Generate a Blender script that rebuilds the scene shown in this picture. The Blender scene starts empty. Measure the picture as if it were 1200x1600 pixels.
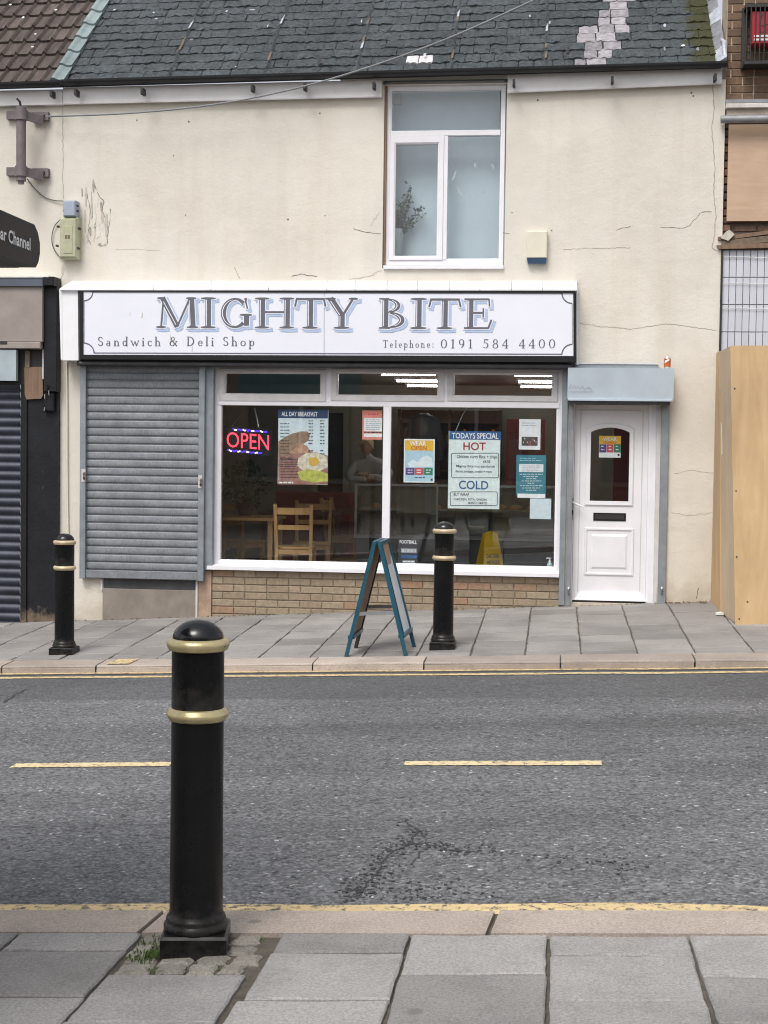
import bpy, bmesh, math, random
from mathutils import Vector, Matrix, noise as mnoise
random.seed(7)
rnd = random.random
def ru(a, b): return a + (b - a) * random.random()
S = bpy.context.scene
COL = S.collection

# ------------------------------------------------------------------ camera
YAW, PITCH, ROLL = map(math.radians, (-6.6, -2.4, 0.75))
FPX = 2311.0
CAM = Vector((0.0, -14.6, 1.6))
fwd = Vector((math.sin(YAW)*math.cos(PITCH), math.cos(YAW)*math.cos(PITCH), math.sin(PITCH)))
r0 = Vector((math.cos(YAW), -math.sin(YAW), 0.0))
d0 = -r0.cross(fwd)
right = r0*math.cos(ROLL) - d0*math.sin(ROLL)
down = r0*math.sin(ROLL) + d0*math.cos(ROLL)
cd = bpy.data.cameras.new('camera'); cam = bpy.data.objects.new('camera', cd); COL.objects.link(cam)
M3 = Matrix((right, -down, -fwd)).transposed()
cam.matrix_world = Matrix.Translation(CAM) @ M3.to_4x4()
cd.sensor_fit = 'VERTICAL'; cd.sensor_height = 36.0; cd.sensor_width = 27.0
cd.lens = FPX/1600*36; cd.clip_start = 0.1; cd.clip_end = 2000
S.camera = cam
# ------------------------------------------------------------------ sky and sun (overcast)
SUN_EL, SUN_AZ = math.radians(55), math.radians(200)      # from behind the photographer, slightly left
W = bpy.data.worlds.new('World'); S.world = W; W.use_nodes = True
nt = W.node_tree; nt.nodes.clear()
sky = nt.nodes.new('ShaderNodeTexSky'); sky.sky_type = 'NISHITA'; sky.sun_disc = False
sky.sun_elevation = SUN_EL; sky.sun_rotation = SUN_AZ
sky.air_density = 1.0; sky.dust_density = 4.0; sky.ozone_density = 1.0
hs = nt.nodes.new('ShaderNodeHueSaturation'); hs.inputs['Saturation'].default_value = 0.28
bg = nt.nodes.new('ShaderNodeBackground'); bg.inputs['Strength'].default_value = 0.15
wo = nt.nodes.new('ShaderNodeOutputWorld')
nt.links.new(sky.outputs[0], hs.inputs['Color']); nt.links.new(hs.outputs[0], bg.inputs[0]); nt.links.new(bg.outputs[0], wo.inputs[0])
sl = bpy.data.lights.new('sun', 'SUN'); sl.energy = 1.4; sl.angle = math.radians(24); sl.color = (1, 0.97, 0.93)
so = bpy.data.objects.new('sun', sl); COL.objects.link(so)
sdir = Vector((math.sin(SUN_AZ)*math.cos(SUN_EL), math.cos(SUN_AZ)*math.cos(SUN_EL), math.sin(SUN_EL)))
so.rotation_euler = sdir.to_track_quat('Z', 'Y').to_euler(); so.location = sdir*30
V = S.view_settings; V.view_transform = 'Standard'; V.look = 'None'; V.gamma = 1.0; V.use_curve_mapping = False
V.exposure = 0.35
S.cycles.filter_width = 1.1
S.render.resolution_x = 768; S.render.resolution_y = 1024

# ------------------------------------------------------------------ survey helpers: photo pixel -> point on a real plane
def ray(px, py): return right*((px-600)/FPX) + down*((py-800)/FPX) + fwd
def at(px, py, Y=0.0):
    d = ray(px, py); return CAM + d*((Y-CAM.y)/d.y)
def hit(px, py, a, b, g=0.055):                       # plane z = a + g x + b y
    d = ray(px, py); t = (a + g*CAM.x + b*CAM.y - CAM.z)/(d.z - g*d.x - b*d.y); return CAM + d*t
def rect(x0, y0, x1, y1, Y=0.0):
    xm, ym = (x0+x1)/2, (y0+y1)/2
    return at(x0, ym, Y).x, at(x1, ym, Y).x, at(xm, y1, Y).z, at(xm, y0, Y).z
G = 0.055
FA, FB = 0.085, 0.028                                 # far pavement
NA, NB = 0.07-0.02*10.1, -0.02                        # near pavement (z = NA + g x + NB y)
def zfar(x, y): return FA + G*x + FB*y
def znear(x, y): return NA + G*x + NB*y

# ------------------------------------------------------------------ materials
MATS = {}
class NB_:
    def __init__(s, name):
        m = bpy.data.materials.new(name); m.use_nodes = True; s.m = m; s.t = m.node_tree; s.t.nodes.clear()
        s.o = s.n('ShaderNodeOutputMaterial'); s.b = s.n('ShaderNodeBsdfPrincipled'); s.l(s.b.outputs[0], s.o.inputs[0])
        s.tc = s.n('ShaderNodeTexCoord'); s.co = s.tc.outputs['Object']
    def n(s, t): return s.t.nodes.new(t)
    def l(s, a, b): s.t.links.new(a, b)
    def map(s, scale, src=None, loc=(0,0,0)):
        mp = s.n('ShaderNodeMapping'); mp.inputs['Scale'].default_value = scale; mp.inputs['Location'].default_value = loc
        s.l(src or s.co, mp.inputs[0]); return mp.outputs[0]
    def noise(s, sc, detail=5, rough=.6, co=None, dist=0):
        n = s.n('ShaderNodeTexNoise'); n.inputs['Scale'].default_value = sc; n.inputs['Detail'].default_value = detail
        n.inputs['Roughness'].default_value = rough; n.inputs['Distortion'].default_value = dist
        s.l(co or s.co, n.inputs['Vector']); return n.outputs['Fac']
    def vor(s, sc, feat='F1', co=None, out='Distance'):
        n = s.n('ShaderNodeTexVoronoi'); n.feature = feat; n.inputs['Scale'].default_value = sc
        s.l(co or s.co, n.inputs['Vector']); return n.outputs[out]
    def ramp(s, f, stops):
        r = s.n('ShaderNodeValToRGB'); e = r.color_ramp.elements
        while len(e) < len(stops): e.new(0.5)
        for el, (p, c) in zip(e, stops):
            el.position = p; el.color = (c, c, c, 1) if isinstance(c, (int, float)) else (*c, 1)
        s.l(f, r.inputs[0]); return r.outputs[0]
    def mix(s, f, a, b, mode='MIX'):
        m = s.n('ShaderNodeMix'); m.data_type = 'RGBA'; m.blend_type = mode
        for v, i in ((f, 0), (a, 6), (b, 7)):
            if isinstance(v, (int, float)): m.inputs[i].default_value = v if i == 0 else (v, v, v, 1)
            elif isinstance(v, tuple): m.inputs[i].default_value = (*v, 1)
            else: s.l(v, m.inputs[i])
        return m.outputs[2]
    def math(s, op, a, b=0.0):
        m = s.n('ShaderNodeMath'); m.operation = op
        for v, i in ((a, 0), (b, 1)):
            if isinstance(v, (int, float)): m.inputs[i].default_value = v
            else: s.l(v, m.inputs[i])
        return m.outputs[0]
    def rand(s): return s.n('ShaderNodeObjectInfo').outputs['Random']
    def bump(s, h, strength=.4, dist=.01, prev=None):
        b = s.n('ShaderNodeBump'); b.inputs['Strength'].default_value = strength; b.inputs['Distance'].default_value = dist
        s.l(h, b.inputs['Height'])
        if prev: s.l(prev, b.inputs['Normal'])
        return b.outputs[0]
    def fin(s, col=None, rough=.7, nor=None, metal=0, spec=.5):
        if col is not None:
            if isinstance(col, tuple): s.b.inputs['Base Color'].default_value = (*col, 1)
            else: s.l(col, s.b.inputs['Base Color'])
        if isinstance(rough, (int, float)): s.b.inputs['Roughness'].default_value = rough
        else: s.l(rough, s.b.inputs['Roughness'])
        if nor: s.l(nor, s.b.inputs['Normal'])
        s.b.inputs['Metallic'].default_value = metal; s.b.inputs['Specular IOR Level'].default_value = spec
        return s.m
def sc3(c, k): return tuple(v*k for v in c)
def simple(name, c, rough=.6, var=.18, sc=6, bump=.15, bsc=60, metal=0, spec=.5, rv=0.0, world=False):
    """one paint or stock: mottled colour, fine relief, per-object spread rv"""
    b = NB_(name)
    if world: b.co = b.n('ShaderNodeNewGeometry').outputs['Position']
    col = b.ramp(b.noise(sc, 6), [(.3, sc3(c, 1-var)), (.7, sc3(c, 1+var))])
    if rv:
        k = b.ramp(b.rand(), [(0, 1-rv), (1, 1+rv)]); col = b.mix(1.0, col, k, 'MULTIPLY')
    nor = b.bump(b.noise(bsc, 3), bump, .004) if bump else None
    MATS[name] = b.fin(col, rough, nor, metal, spec); return MATS[name]
def emit(name, c, st):
    b = NB_(name); b.b.inputs['Emission Color'].default_value = (*c, 1); b.b.inputs['Emission Strength'].default_value = st
    MATS[name] = b.fin(sc3(c, .5), .5); return MATS[name]

# cream painted render
b = NB_('cream_render'); b.co = b.n('ShaderNodeNewGeometry').outputs['Position']
c = b.ramp(b.noise(.9, 8, .65), [(.25, (.60, .555, .485)), (.5, (.665, .622, .547)), (.75, (.705, .668, .595))])
st = b.ramp(b.noise(1.0, 6, .6, b.map((3.2, 1, .22))), [(.50, 0.0), (.72, .30)])
c = b.mix(st, c, (.52, .44, .345))
sp = b.ramp(b.noise(26, 4, .7), [(.66, 0.0), (.74, .35)])
c = b.mix(sp, c, (.38, .34, .29))
zz = b.n('ShaderNodeSeparateXYZ'); b.l(b.co, zz.inputs[0])
gx = b.math('SUBTRACT', zz.outputs[2], b.math('MULTIPLY', zz.outputs[0], G))
grime = b.math('ADD', b.math('MULTIPLY', gx, -2.2), b.math('MULTIPLY', b.noise(3.2, 6, .7), 1.7))
gr = b.ramp(grime, [(.15, 0.0), (.85, .7)])
c = b.mix(gr, c, (.27, .225, .165))
lw = b.ramp(b.math('ADD', b.math('MULTIPLY', gx, -.5), b.noise(1.1, 5, .6)), [(-.0, 0.0), (.6, .45)])
c = b.mix(lw, c, (.58, .505, .395))
pt = b.ramp(b.noise(.55, 3, .5), [(.47, 1.0), (.50, .955)]); c = b.mix(1.0, c, pt, 'MULTIPLY')
n1 = b.bump(b.noise(2.6, 6, .65), .5, .03); n2 = b.bump(b.noise(55, 6, .75), .4, .007, n1)
MATS['render'] = b.fin(c, .85, n2)
# asphalt
b = NB_('asphalt'); b.co = b.n('ShaderNodeNewGeometry').outputs['Position']
v = b.vor(75, 'F1', out='Color'); vg = b.n('ShaderNodeSeparateColor'); b.l(v, vg.inputs[0])
agg = b.ramp(vg.outputs[0], [(0, .075), (.35, .112), (.72, .15), (.93, .19), (.994, .23), (1, .55)])
lg = b.ramp(b.noise(.45, 8, .68), [(.3, .74), (.5, 1.0), (.7, 1.18)])
c = b.mix(1.0, agg, lg, 'MULTIPLY')
strk = b.ramp(b.noise(1.0, 5, .62, b.map((.07, 1.25, 1))), [(.32, .74), (.5, 1.0), (.66, 1.22)])
c = b.mix(1.0, c, strk, 'MULTIPLY')
spt = b.ramp(b.noise(2.4, 6, .7), [(.60, 0.0), (.72, .45)]); c = b.mix(spt, c, (.072, .072, .074))
c = b.mix(1.0, c, (.985, 1.0, 1.04), 'MULTIPLY')
pit = b.ramp(b.noise(30, 5, .78), [(.335, .0), (.43, 1)])
c = b.mix(b.math('SUBTRACT', 1.0, pit), c, (.038, .039, .042))
ysep = b.n('ShaderNodeSeparateXYZ'); b.l(b.co, ysep.inputs[0])
ch = b.math('ADD', b.math('ADD', ysep.outputs[1], b.math('MULTIPLY', ysep.outputs[0], .1)), b.math('MULTIPLY', b.noise(2, 5), .25))
c = b.mix(b.ramp(b.math('ADD', ch, 4.75), [(.0, 0.0), (.12, .45)]), c, (.06, .062, .066))
v2 = b.vor(75, 'F1')
n1 = b.bump(v2, .4, .005); n2 = b.bump(pit, .6, .010, n1)
MATS['asphalt'] = b.fin(c, .8, n2, spec=.35)
# paving slab
def slabmat(name, base, k=1.0):
    b = NB_(name); b.co = b.n('ShaderNodeNewGeometry').outputs['Position']
    c = b.ramp(b.noise(110, 5, .85), [(.28, sc3(base, .50)), (.5, base), (.72, sc3(base, 1.5))])
    c = b.mix(1.0, c, b.ramp(b.noise(2.2, 6, .65), [(.3, .74), (.7, 1.14)]), 'MULTIPLY')
    c = b.mix(1.0, c, b.ramp(b.rand(), [(0, .80), (1, 1.14)]), 'MULTIPLY')
    spt = b.ramp(b.noise(9, 5, .7), [(.60, 0.0), (.74, .45)])
    c = b.mix(spt, c, sc3(base, .45))
    gum = b.ramp(b.vor(2.6), [(.05, .55), (.075, 0.0)]); c = b.mix(gum, c, sc3(base, .38))
    blot = b.ramp(b.noise(1.1, 6, .7), [(.56, 0.0), (.70, .35)]); c = b.mix(blot, c, sc3(base, .62))
    MATS[name] = b.fin(c, .85, b.bump(b.noise(150, 3, .7), .35*k, .004))
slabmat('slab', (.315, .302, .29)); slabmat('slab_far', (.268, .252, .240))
slabmat('kerb', (.385, .325, .28)); slabmat('sett', (.27, .25, .215))
b = NB_('joint_dirt'); b.co = b.n('ShaderNodeNewGeometry').outputs['Position']
c = b.ramp(b.noise(18, 6, .7), [(.3, (.075, .064, .052)), (.6, (.14, .12, .095)), (.78, (.19, .165, .13))])
MATS['joint'] = b.fin(c, .95, b.bump(b.noise(80, 4, .8), .8, .01))
# yellow road paint, worn
def paint(name, col, wear):
    b = NB_(name); b.co = b.n('ShaderNodeNewGeometry').outputs['Position']
    w = b.ramp(b.noise(28, 6, .75), [(wear-.05, 1.0), (wear+.05, 0.0)])
    c = b.mix(w, b.ramp(b.noise(3, 5), [(.3, sc3(col, .82)), (.7, sc3(col, 1.1))]), (.09, .088, .085))
    MATS[name] = b.fin(c, .7, b.bump(b.noise(60, 3), .3, .004))
paint('yellow_line', (.64, .49, .26), .445); paint('centre_paint', (.68, .55, .33), .425)
# bricks
def brick(name, stops):
    b = NB_(name); c = b.ramp(b.rand(), stops)
    b2 = b.n('ShaderNodeNewGeometry').outputs['Position']
    c = b.mix(1.0, c, b.ramp(b.noise(22, 6, .7, b2), [(.3, .72), (.7, 1.2)]), 'MULTIPLY')
    MATS[name] = b.fin(c, .88, b.bump(b.noise(70, 4, .7, b2), .5, .006))
brick('buff_brick', [(0, (.25, .195, .135)), (.35, (.31, .245, .17)), (.6, (.275, .21, .145)), (.85, (.335, .27, .19)), (.95, (.31, .20, .13)), (1, (.33, .19, .125))])
brick('brown_brick', [(0, (.105, .066, .045)), (.4, (.155, .098, .062)), (.75, (.19, .115, .07)), (1, (.13, .075, .05))])
brick('old_brick', [(0, (.06, .04, .035)), (.5, (.13, .08, .06)), (1, (.2, .11, .075))])
simple('mortar', (.46, .38, .29), .95, .25, 12, .5, 80, world=True)
simple('buff_mortar', (.25, .20, .145), .95, .25, 12, .5, 80, world=True)
simple('dark_mortar', (.12, .09, .075), .95, .3, 12, .5, 80, world=True)
# coated slates
b = NB_('coated_slate'); b.co = b.n('ShaderNodeNewGeometry').outputs['Position']
c = b.ramp(b.noise(24, 7, .75), [(.28, (.028, .036, .042)), (.5, (.078, .092, .101)), (.72, (.15, .168, .178))])
c = b.mix(1.0, c, b.ramp(b.rand(), [(0, .86), (1, 1.12)]), 'MULTIPLY')
c = b.mix(1.0, c, b.ramp(b.noise(1.4, 6, .65), [(.3, .75), (.7, 1.15)]), 'MULTIPLY')
nz_ = b.n('ShaderNodeTexNoise'); nz_.inputs['Scale'].default_value = 7; nz_.inputs['Detail'].default_value = 5; b.l(b.co, nz_.inputs['Vector'])
cr = b.ramp(b.vor(4.2, 'DISTANCE_TO_EDGE', b.mix(.16, b.co, nz_.outputs['Color'])), [(0.0, .9), (.028, 0.0)])
c = b.mix(cr, c, (.022, .025, .028))
MATS['slate'] = b.fin(c, .72, b.bump(b.noise(26, 8, .82), 1.0, .035))
b = NB_('mossy_slate'); b.co = b.n('ShaderNodeNewGeometry').outputs['Position']
c = b.ramp(b.noise(24, 7, .75), [(.28, (.030, .037, .042)), (.5, (.078, .093, .102)), (.72, (.135, .153, .162))])
sx_ = b.n('ShaderNodeSeparateXYZ'); b.l(b.co, sx_.inputs[0]); ms = b.ramp(b.math('ADD', b.noise(5, 7, .75), b.math('MULTIPLY', b.math('SUBTRACT', sx_.outputs[0], 1.20), 1.6)), [(.46, 0.0), (.62, 1.0)])
c = b.mix(ms, c, b.ramp(b.noise(60, 4, .7), [(.3, (.030, .034, .012)), (.7, (.085, .085, .030))]))
MATS['mossy'] = b.fin(c, .9, b.bump(b.noise(60, 5, .8), .9, .03))
simple('bare_slate', (.255, .24, .255), .75, .42, 18, .6, 50, rv=.22, world=True)
simple('white_slate', (.55, .53, .54), .75, .15, 14, .3, 50)
simple('roof_felt', (.022, .025, .027), .9)
b = NB_('brown_tile'); b.co = b.n('ShaderNodeNewGeometry').outputs['Position']
c = b.ramp(b.noise(1.0, 6, .7, b.map((24, 4, 4))), [(.25, (.045, .034, .03)), (.5, (.085, .065, .057)), (.75, (.15, .12, .105))])
c = b.mix(1.0, c, b.ramp(b.rand(), [(0, .72), (1, 1.25)]), 'MULTIPLY')
MATS['tile'] = b.fin(c, .85, b.bump(b.noise(60, 4, .7), .45, .006))
simple('verge', (.20, .245, .25), .75, .22, 7, .35, 45, rv=.1, world=True)
# plastics, metals, paints
simple('upvc', (.74, .73, .76), .35, .05, 4, .05, 30, world=True)
simple('upvc_dirty', (.55, .53, .53), .45, .14, 5, .1, 30, world=True)
simple('fascia_white', (.72, .70, .70), .5, .10, 3, .08, 30, world=True)
simple('sign_white', (.74, .75, .82), .3, .03, 2, 0, world=True)
simple('sign_box_white', (.78, .78, .80), .35, .05, 4, .05, 30, world=True)
simple('sign_ink', (.115, .115, .14), .5, .1, 10, 0)
simple('sign_blue', (.40, .50, .69), .5, .06, 10, 0)
simple('black_frame', (.011, .011, .012), .45, .2, 8, .08, 60, spec=.3)
simple('black_gutter', (.010, .011, .013), .5, .25, 8, .1, 60)
simple('soffit', (.05, .05, .055), .6, .3, 8, .2, 40)
b = NB_('galv'); b.co = b.n('ShaderNodeNewGeometry').outputs['Position']
c = b.ramp(b.noise(6, 7, .7), [(.3, (.165, .178, .195)), (.55, (.225, .24, .262)), (.75, (.285, .30, .32))])
c = b.mix(b.ramp(b.noise(1, 5, .6, b.map((2.0, 1, 9))), [(.5, 0.0), (.75, .5)]), c, (.12, .125, .13))
c = b.mix(b.ramp(b.noise(90, 2, .5, b.map((1, 1, .35))), [(.52, 0.0), (.62, .35)]), c, (.09, .095, .10))
MATS['galv'] = b.fin(c, .6, b.bump(b.noise(40, 4), .10, .004), .15)
simple('galv_rail', (.25, .275, .30), .5, .18, 8, .12, 50, .35, world=True)
simple('galv_box', (.50, .57, .63), .42, .10, 3, .08, 30, .3, world=True)
simple('navy_steel', (.032, .038, .056), .5, .3, 6, .2, 50, .2, world=True)
b = NB_('black_paint_old'); b.co = b.n('ShaderNodeNewGeometry').outputs['Position']
c = b.ramp(b.noise(5, 6, .7), [(.3, (.006, .0065, .008)), (.7, (.013, .014, .018))])
c = b.mix(b.ramp(b.noise(13, 6, .75, b.map((1.6, 1, .5))), [(.66, 0.0), (.74, .7)]), c, (.20, .18, .16))
zz = b.n('ShaderNodeSeparateXYZ'); b.l(b.co, zz.inputs[0])
gx = b.math('ADD', b.math('MULTIPLY', b.math('ADD', zz.outputs[2], .22), -2.4), b.math('MULTIPLY', b.noise(7, 6, .75), 1.9))
c = b.mix(b.ramp(gx, [(.55, 0.0), (.95, .9)]), c, (.17, .125, .09))
MATS['old_black'] = b.fin(c, .5, b.bump(b.noise(30, 5), .3, .008), spec=.3)
b = NB_('bollard_black')
c = b.ramp(b.noise(7, 6, .7), [(.3, (.004, .004, .0045)), (.7, (.008, .008, .009))])
sc = b.ramp(b.noise(16, 7, .8), [(.64, 0.0), (.76, .35)]); c = b.mix(sc, c, (.045, .042, .040))
zq = b.n('ShaderNodeSeparateXYZ'); b.l(b.co, zq.inputs[0]); spl = b.ramp(b.math('ADD', b.math('MULTIPLY', zq.outputs[2], -3.4), b.math('MULTIPLY', b.noise(24, 6, .75), 1.5)), [(.42, 0.0), (.85, .45)]); c = b.mix(spl, c, (.06, .055, .048))
MATS['bollard'] = b.fin(c, b.ramp(b.noise(9, 5), [(.3, .22), (.7, .40)]), b.bump(b.noise(14, 5, .6), .10, .006), spec=.22)
b = NB_('bollard_cap'); MATS['bollard_cap'] = b.fin(b.ramp(b.noise(30, 6, .8), [(.62, (.006, .006, .007)), (.72, (.05, .047, .045))]), b.ramp(b.noise(12, 5), [(.3, .12), (.7, .3)]), b.bump(b.noise(45, 4), .08, .004))
b = NB_('gold_paint')
c = b.ramp(b.noise(18, 5, .7), [(.3, (.42, .35, .19)), (.7, (.56, .48, .28))])
c = b.mix(b.ramp(b.noise(26, 6, .8), [(.60, 0.0), (.68, .85)]), c, (.03, .028, .024))
MATS['gold'] = b.fin(c, .38, b.bump(b.noise(50, 3), .15, .003), .45)
b = NB_('pale_gold_paint')
c = b.ramp(b.noise(18, 5, .7), [(.3, (.42, .33, .20)), (.7, (.60, .49, .33))])
c = b.mix(b.ramp(b.noise(22, 6, .8), [(.62, 0.0), (.7, .8)]), c, (.05, .045, .04))
MATS['gold_pale'] = b.fin(c, .5, None, .2)
def wood(name, c1, c2, k=1.0, axis=(9, 9, .8)):
    b = NB_(name); b.co = b.n('ShaderNodeNewGeometry').outputs['Position']
    f = b.noise(1.6*k, 7, .65, b.map(axis), 1.2)
    c = b.ramp(f, [(.25, c1), (.75, c2)])
    c = b.mix(1.0, c, b.ramp(b.noise(.9, 5, .6), [(.3, .82), (.7, 1.12)]), 'MULTIPLY')
    sp = b.ramp(b.noise(17, 5, .7), [(.70, 0.0), (.76, .55)]); c = b.mix(sp, c, sc3(c1, .35))
    MATS[name] = b.fin(c, .7, b.bump(f, .15, .004))
wood('plywood', (.46, .30, .15), (.60, .42, .235), 1, (5, 5, .7)); wood('plywood_side', (.50, .38, .25), (.60, .47, .32), 1, (5, 5, .7))
wood('board_ply', (.46, .31, .21), (.56, .40, .285), 1, (1.2, 1.2, 7)); wood('pine', (.36, .20, .07), (.50, .30, .12)); wood('old_wood', (.13, .075, .045), (.26, .17, .115))
wood('dark_wood', (.055, .026, .016), (.12, .055, .03)); wood('mdf', (.34, .235, .175), (.42, .30, .225))
simple('wood_rot', (.16, .12, .085), .9, .4, 20, .6, 50); simple('teal_frame', (.012, .075, .115), .35, .2, 8, .08, 40)
simple('aboard_white', (.72, .74, .78), .4, .08, 5, .05, 40)
simple('rust_paint', (.15, .125, .13), .6, .25, 12, .3, 60); simple('cable', (.10, .10, .105), .6, .1, 10, 0); simple('wire_pale', (.20, .21, .22), .6, .1, 10, 0)
simple('jbox_grey', (.31, .355, .44), .5, .12, 8, .08, 40); simple('jbox_green', (.40, .40, .27), .55, .14, 12, .12, 40)
simple('alarm_cream', (.66, .62, .50), .5, .06, 6, .05, 40); simple('alarm_blue', (.035, .075, .14), .4, .1, 6, .05, 40)
simple('red_box', (.42, .022, .035), .4, .12, 6, .08, 40); simple('tar', (.045, .045, .047), .9, .3, 20, .3, 60); simple('gutter_dirt_shade', (.06, .053, .046), .95, .4, 9, .6, 40, world=True); simple('iron', (.022, .02, .02), .6, .3, 12, .25, 60)
simple('stone_trim', (.46, .40, .33), .85, .25, 9, .4, 60, world=True); simple('stone_white', (.56, .53, .49), .8, .2, 9, .3, 60, world=True)
simple('lead', (.25, .255, .27), .5, .25, 9, .25, 40, .3); simple('lead_bright', (.62, .64, .70), .35, .3, 14, .4, 40, .5)
simple('brown_fascia', (.285, .245, .22), .7, .2, 2.2, .15, 30, world=True); simple('slate_trim', (.075, .088, .115), .5, .15, 4, .1, 30)
simple('blue_sheet', (.34, .40, .43), .5, .12, 4, .08, 30); simple('white_tile', (.55, .56, .61), .25, .05, 5, .03, 30, rv=.06); simple('tile_grout', (.14, .14, .155), .9)
simple('flake', (.66, .63, .57), .85, .12, 9, .2, 60); simple('bare_plaster', (.50, .46, .40), .92, .22, 12, .5, 60); simple('crack_or_edge_shade', (.16, .135, .11), .95, .2, 20, 0); simple('faint_crack', (.36, .32, .265), .95, .2, 20, 0)
simple('grey_render', (.225, .195, .165), .9, .2, 5, .3, 60, world=True); simple('buff_pillar', (.36, .255, .185), .9, .3, 6, .4, 60, world=True)
simple('moss', (.07, .085, .022), .95, .35, 40, .6, 80); simple('grass', (.075, .13, .025), .8, .3, 20, 0, rv=.1)
simple('leaf_dry', (.13, .075, .04), .85, .3, 15, .2, 60); simple('litter', (.70, .69, .66), .7, .08, 15, .2, 40)
simple('can_orange', (.52, .14, .035), .35, .15, 20, .05, 60, .3); simple('can_metal', (.62, .60, .57), .35, .1, 20, .05, 60, .7)
simple('int_wall', (.34, .32, .27), .9, .1, 2, .05, 20, world=True); simple('int_dark', (.05, .043, .037), .9, .2, 3, .05, 20); simple('int_floor', (.13, .125, .12), .5, .2, 5, .1, 20, world=True); simple('int_ceiling', (.5, .47, .42), .9, .1, 2, .05, 20)
simple('counter_cream', (.36, .36, .27), .6, .1, 3, .05, 30); simple('counter_grey', (.12, .13, .13), .5, .15, 3, .05, 30); simple('steel', (.45, .45, .46), .3, .1, 6, 0, 30, .8)
simple('red_paint', (.26, .022, .02), .5, .2, 3, .05, 30); simple('bread', (.36, .22, .10), .8, .25, 14, .3, 40); simple('leaf_dark', (.028, .058, .024), .6, .35, 20, 0, rv=.2); simple('pot', (.08, .05, .04), .7)
simple('smear', (.36, .41, .43), .8, .1, 8, 0); simple('blind', (.42, .50, .545), .9, .05, 3, .05, 30); simple('vase', (.22, .27, .28), .2, .1, 6, 0)
simple('skin', (.48, .29, .21), .6, .08, 14, .05, 60); simple('hair', (.75, .58, .34), .7, .25, 40, .4, 90); simple('grey_top', (.46, .45, .45), .9, .12, 16, .3, 60)
simple('wet_yellow', (.66, .42, .02), .45, .08, 6, .05, 30); simple('gel', (.42, .55, .58), .2, .1, 6, 0); simple('white_plastic', (.70, .70, .70), .35, .05, 6, 0)
for n_, c_ in dict(paper=(.82, .84, .86), paper_blue=(.66, .76, .80), navy=(.022, .055, .14), p_blue=(.03, .12, .30), p_red=(.40, .03, .025), p_white=(.86, .87, .88), p_ink=(.035, .035, .045), p_teal=(.045, .22, .28), p_yellow=(.80, .50, .04), p_orange=(.65, .15, .07), p_purple=(.10, .06, .25), p_green=(.03, .24, .13), p_pink=(.62, .10, .12), p_sky=(.46, .65, .76), p_cloud=(.76, .83, .86), p_pinkred=(.74, .27, .20), p_photo=(.10, .08, .075), p_grey=(.30, .31, .33), p_pale=(.74, .83, .82), p_bread=(.30, .20, .13), p_bacon=(.33, .17, .14), p_egg=(.66, .60, .48), p_yolk=(.66, .42, .08), p_lettuce=(.48, .50, .10), p_ham=(.50, .30, .20)).items():
    simple(n_, c_, .5, .1 if not n_.startswith(('p_b', 'p_e', 'p_l', 'p_h', 'p_ph')) else .4, 22, 0)
emit('led_red', (1.0, .035, .06), 3.0); emit('led_blue', (.09, .03, 1.0), 1.6); emit('led_white', (.75, .75, 1.0), 2.2); emit('tube', (1.0, .95, .86), 24.0)
# window glass
def glass(name, ior, tint=(1, 1, 1), k=1.0):
    b = NB_(name); b.t.nodes.remove(b.b)
    tr = b.n('ShaderNodeBsdfTransparent'); tr.inputs[0].default_value = (*tint, 1)
    gl = b.n('ShaderNodeBsdfGlossy'); gl.inputs['Roughness'].default_value = .0; gl.inputs['Color'].default_value = (.95, .97, 1, 1)
    fr = b.n('ShaderNodeFresnel'); fr.inputs[0].default_value = ior
    mx = b.n('ShaderNodeMixShader'); gb = b.n('ShaderNodeNewGeometry'); ff = b.math('MULTIPLY', fr.outputs[0], b.math('SUBTRACT', 1.0, gb.outputs['Backfacing'])); b.l(ff, mx.inputs[0]); b.l(tr.outputs[0], mx.inputs[1]); b.l(gl.outputs[0], mx.inputs[2]); b.l(mx.outputs[0], b.o.inputs[0])
    co = b.n('ShaderNodeNewGeometry').outputs['Position']
    bp = b.bump(b.noise(1.3, 2, .5, co), .03, .02); b.l(bp, gl.inputs['Normal'])
    MATS[name] = b.m
glass('glass', 2.15, (.965, .975, .975)); glass('glass_up', 1.8, (.97, .98, .985))

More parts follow.
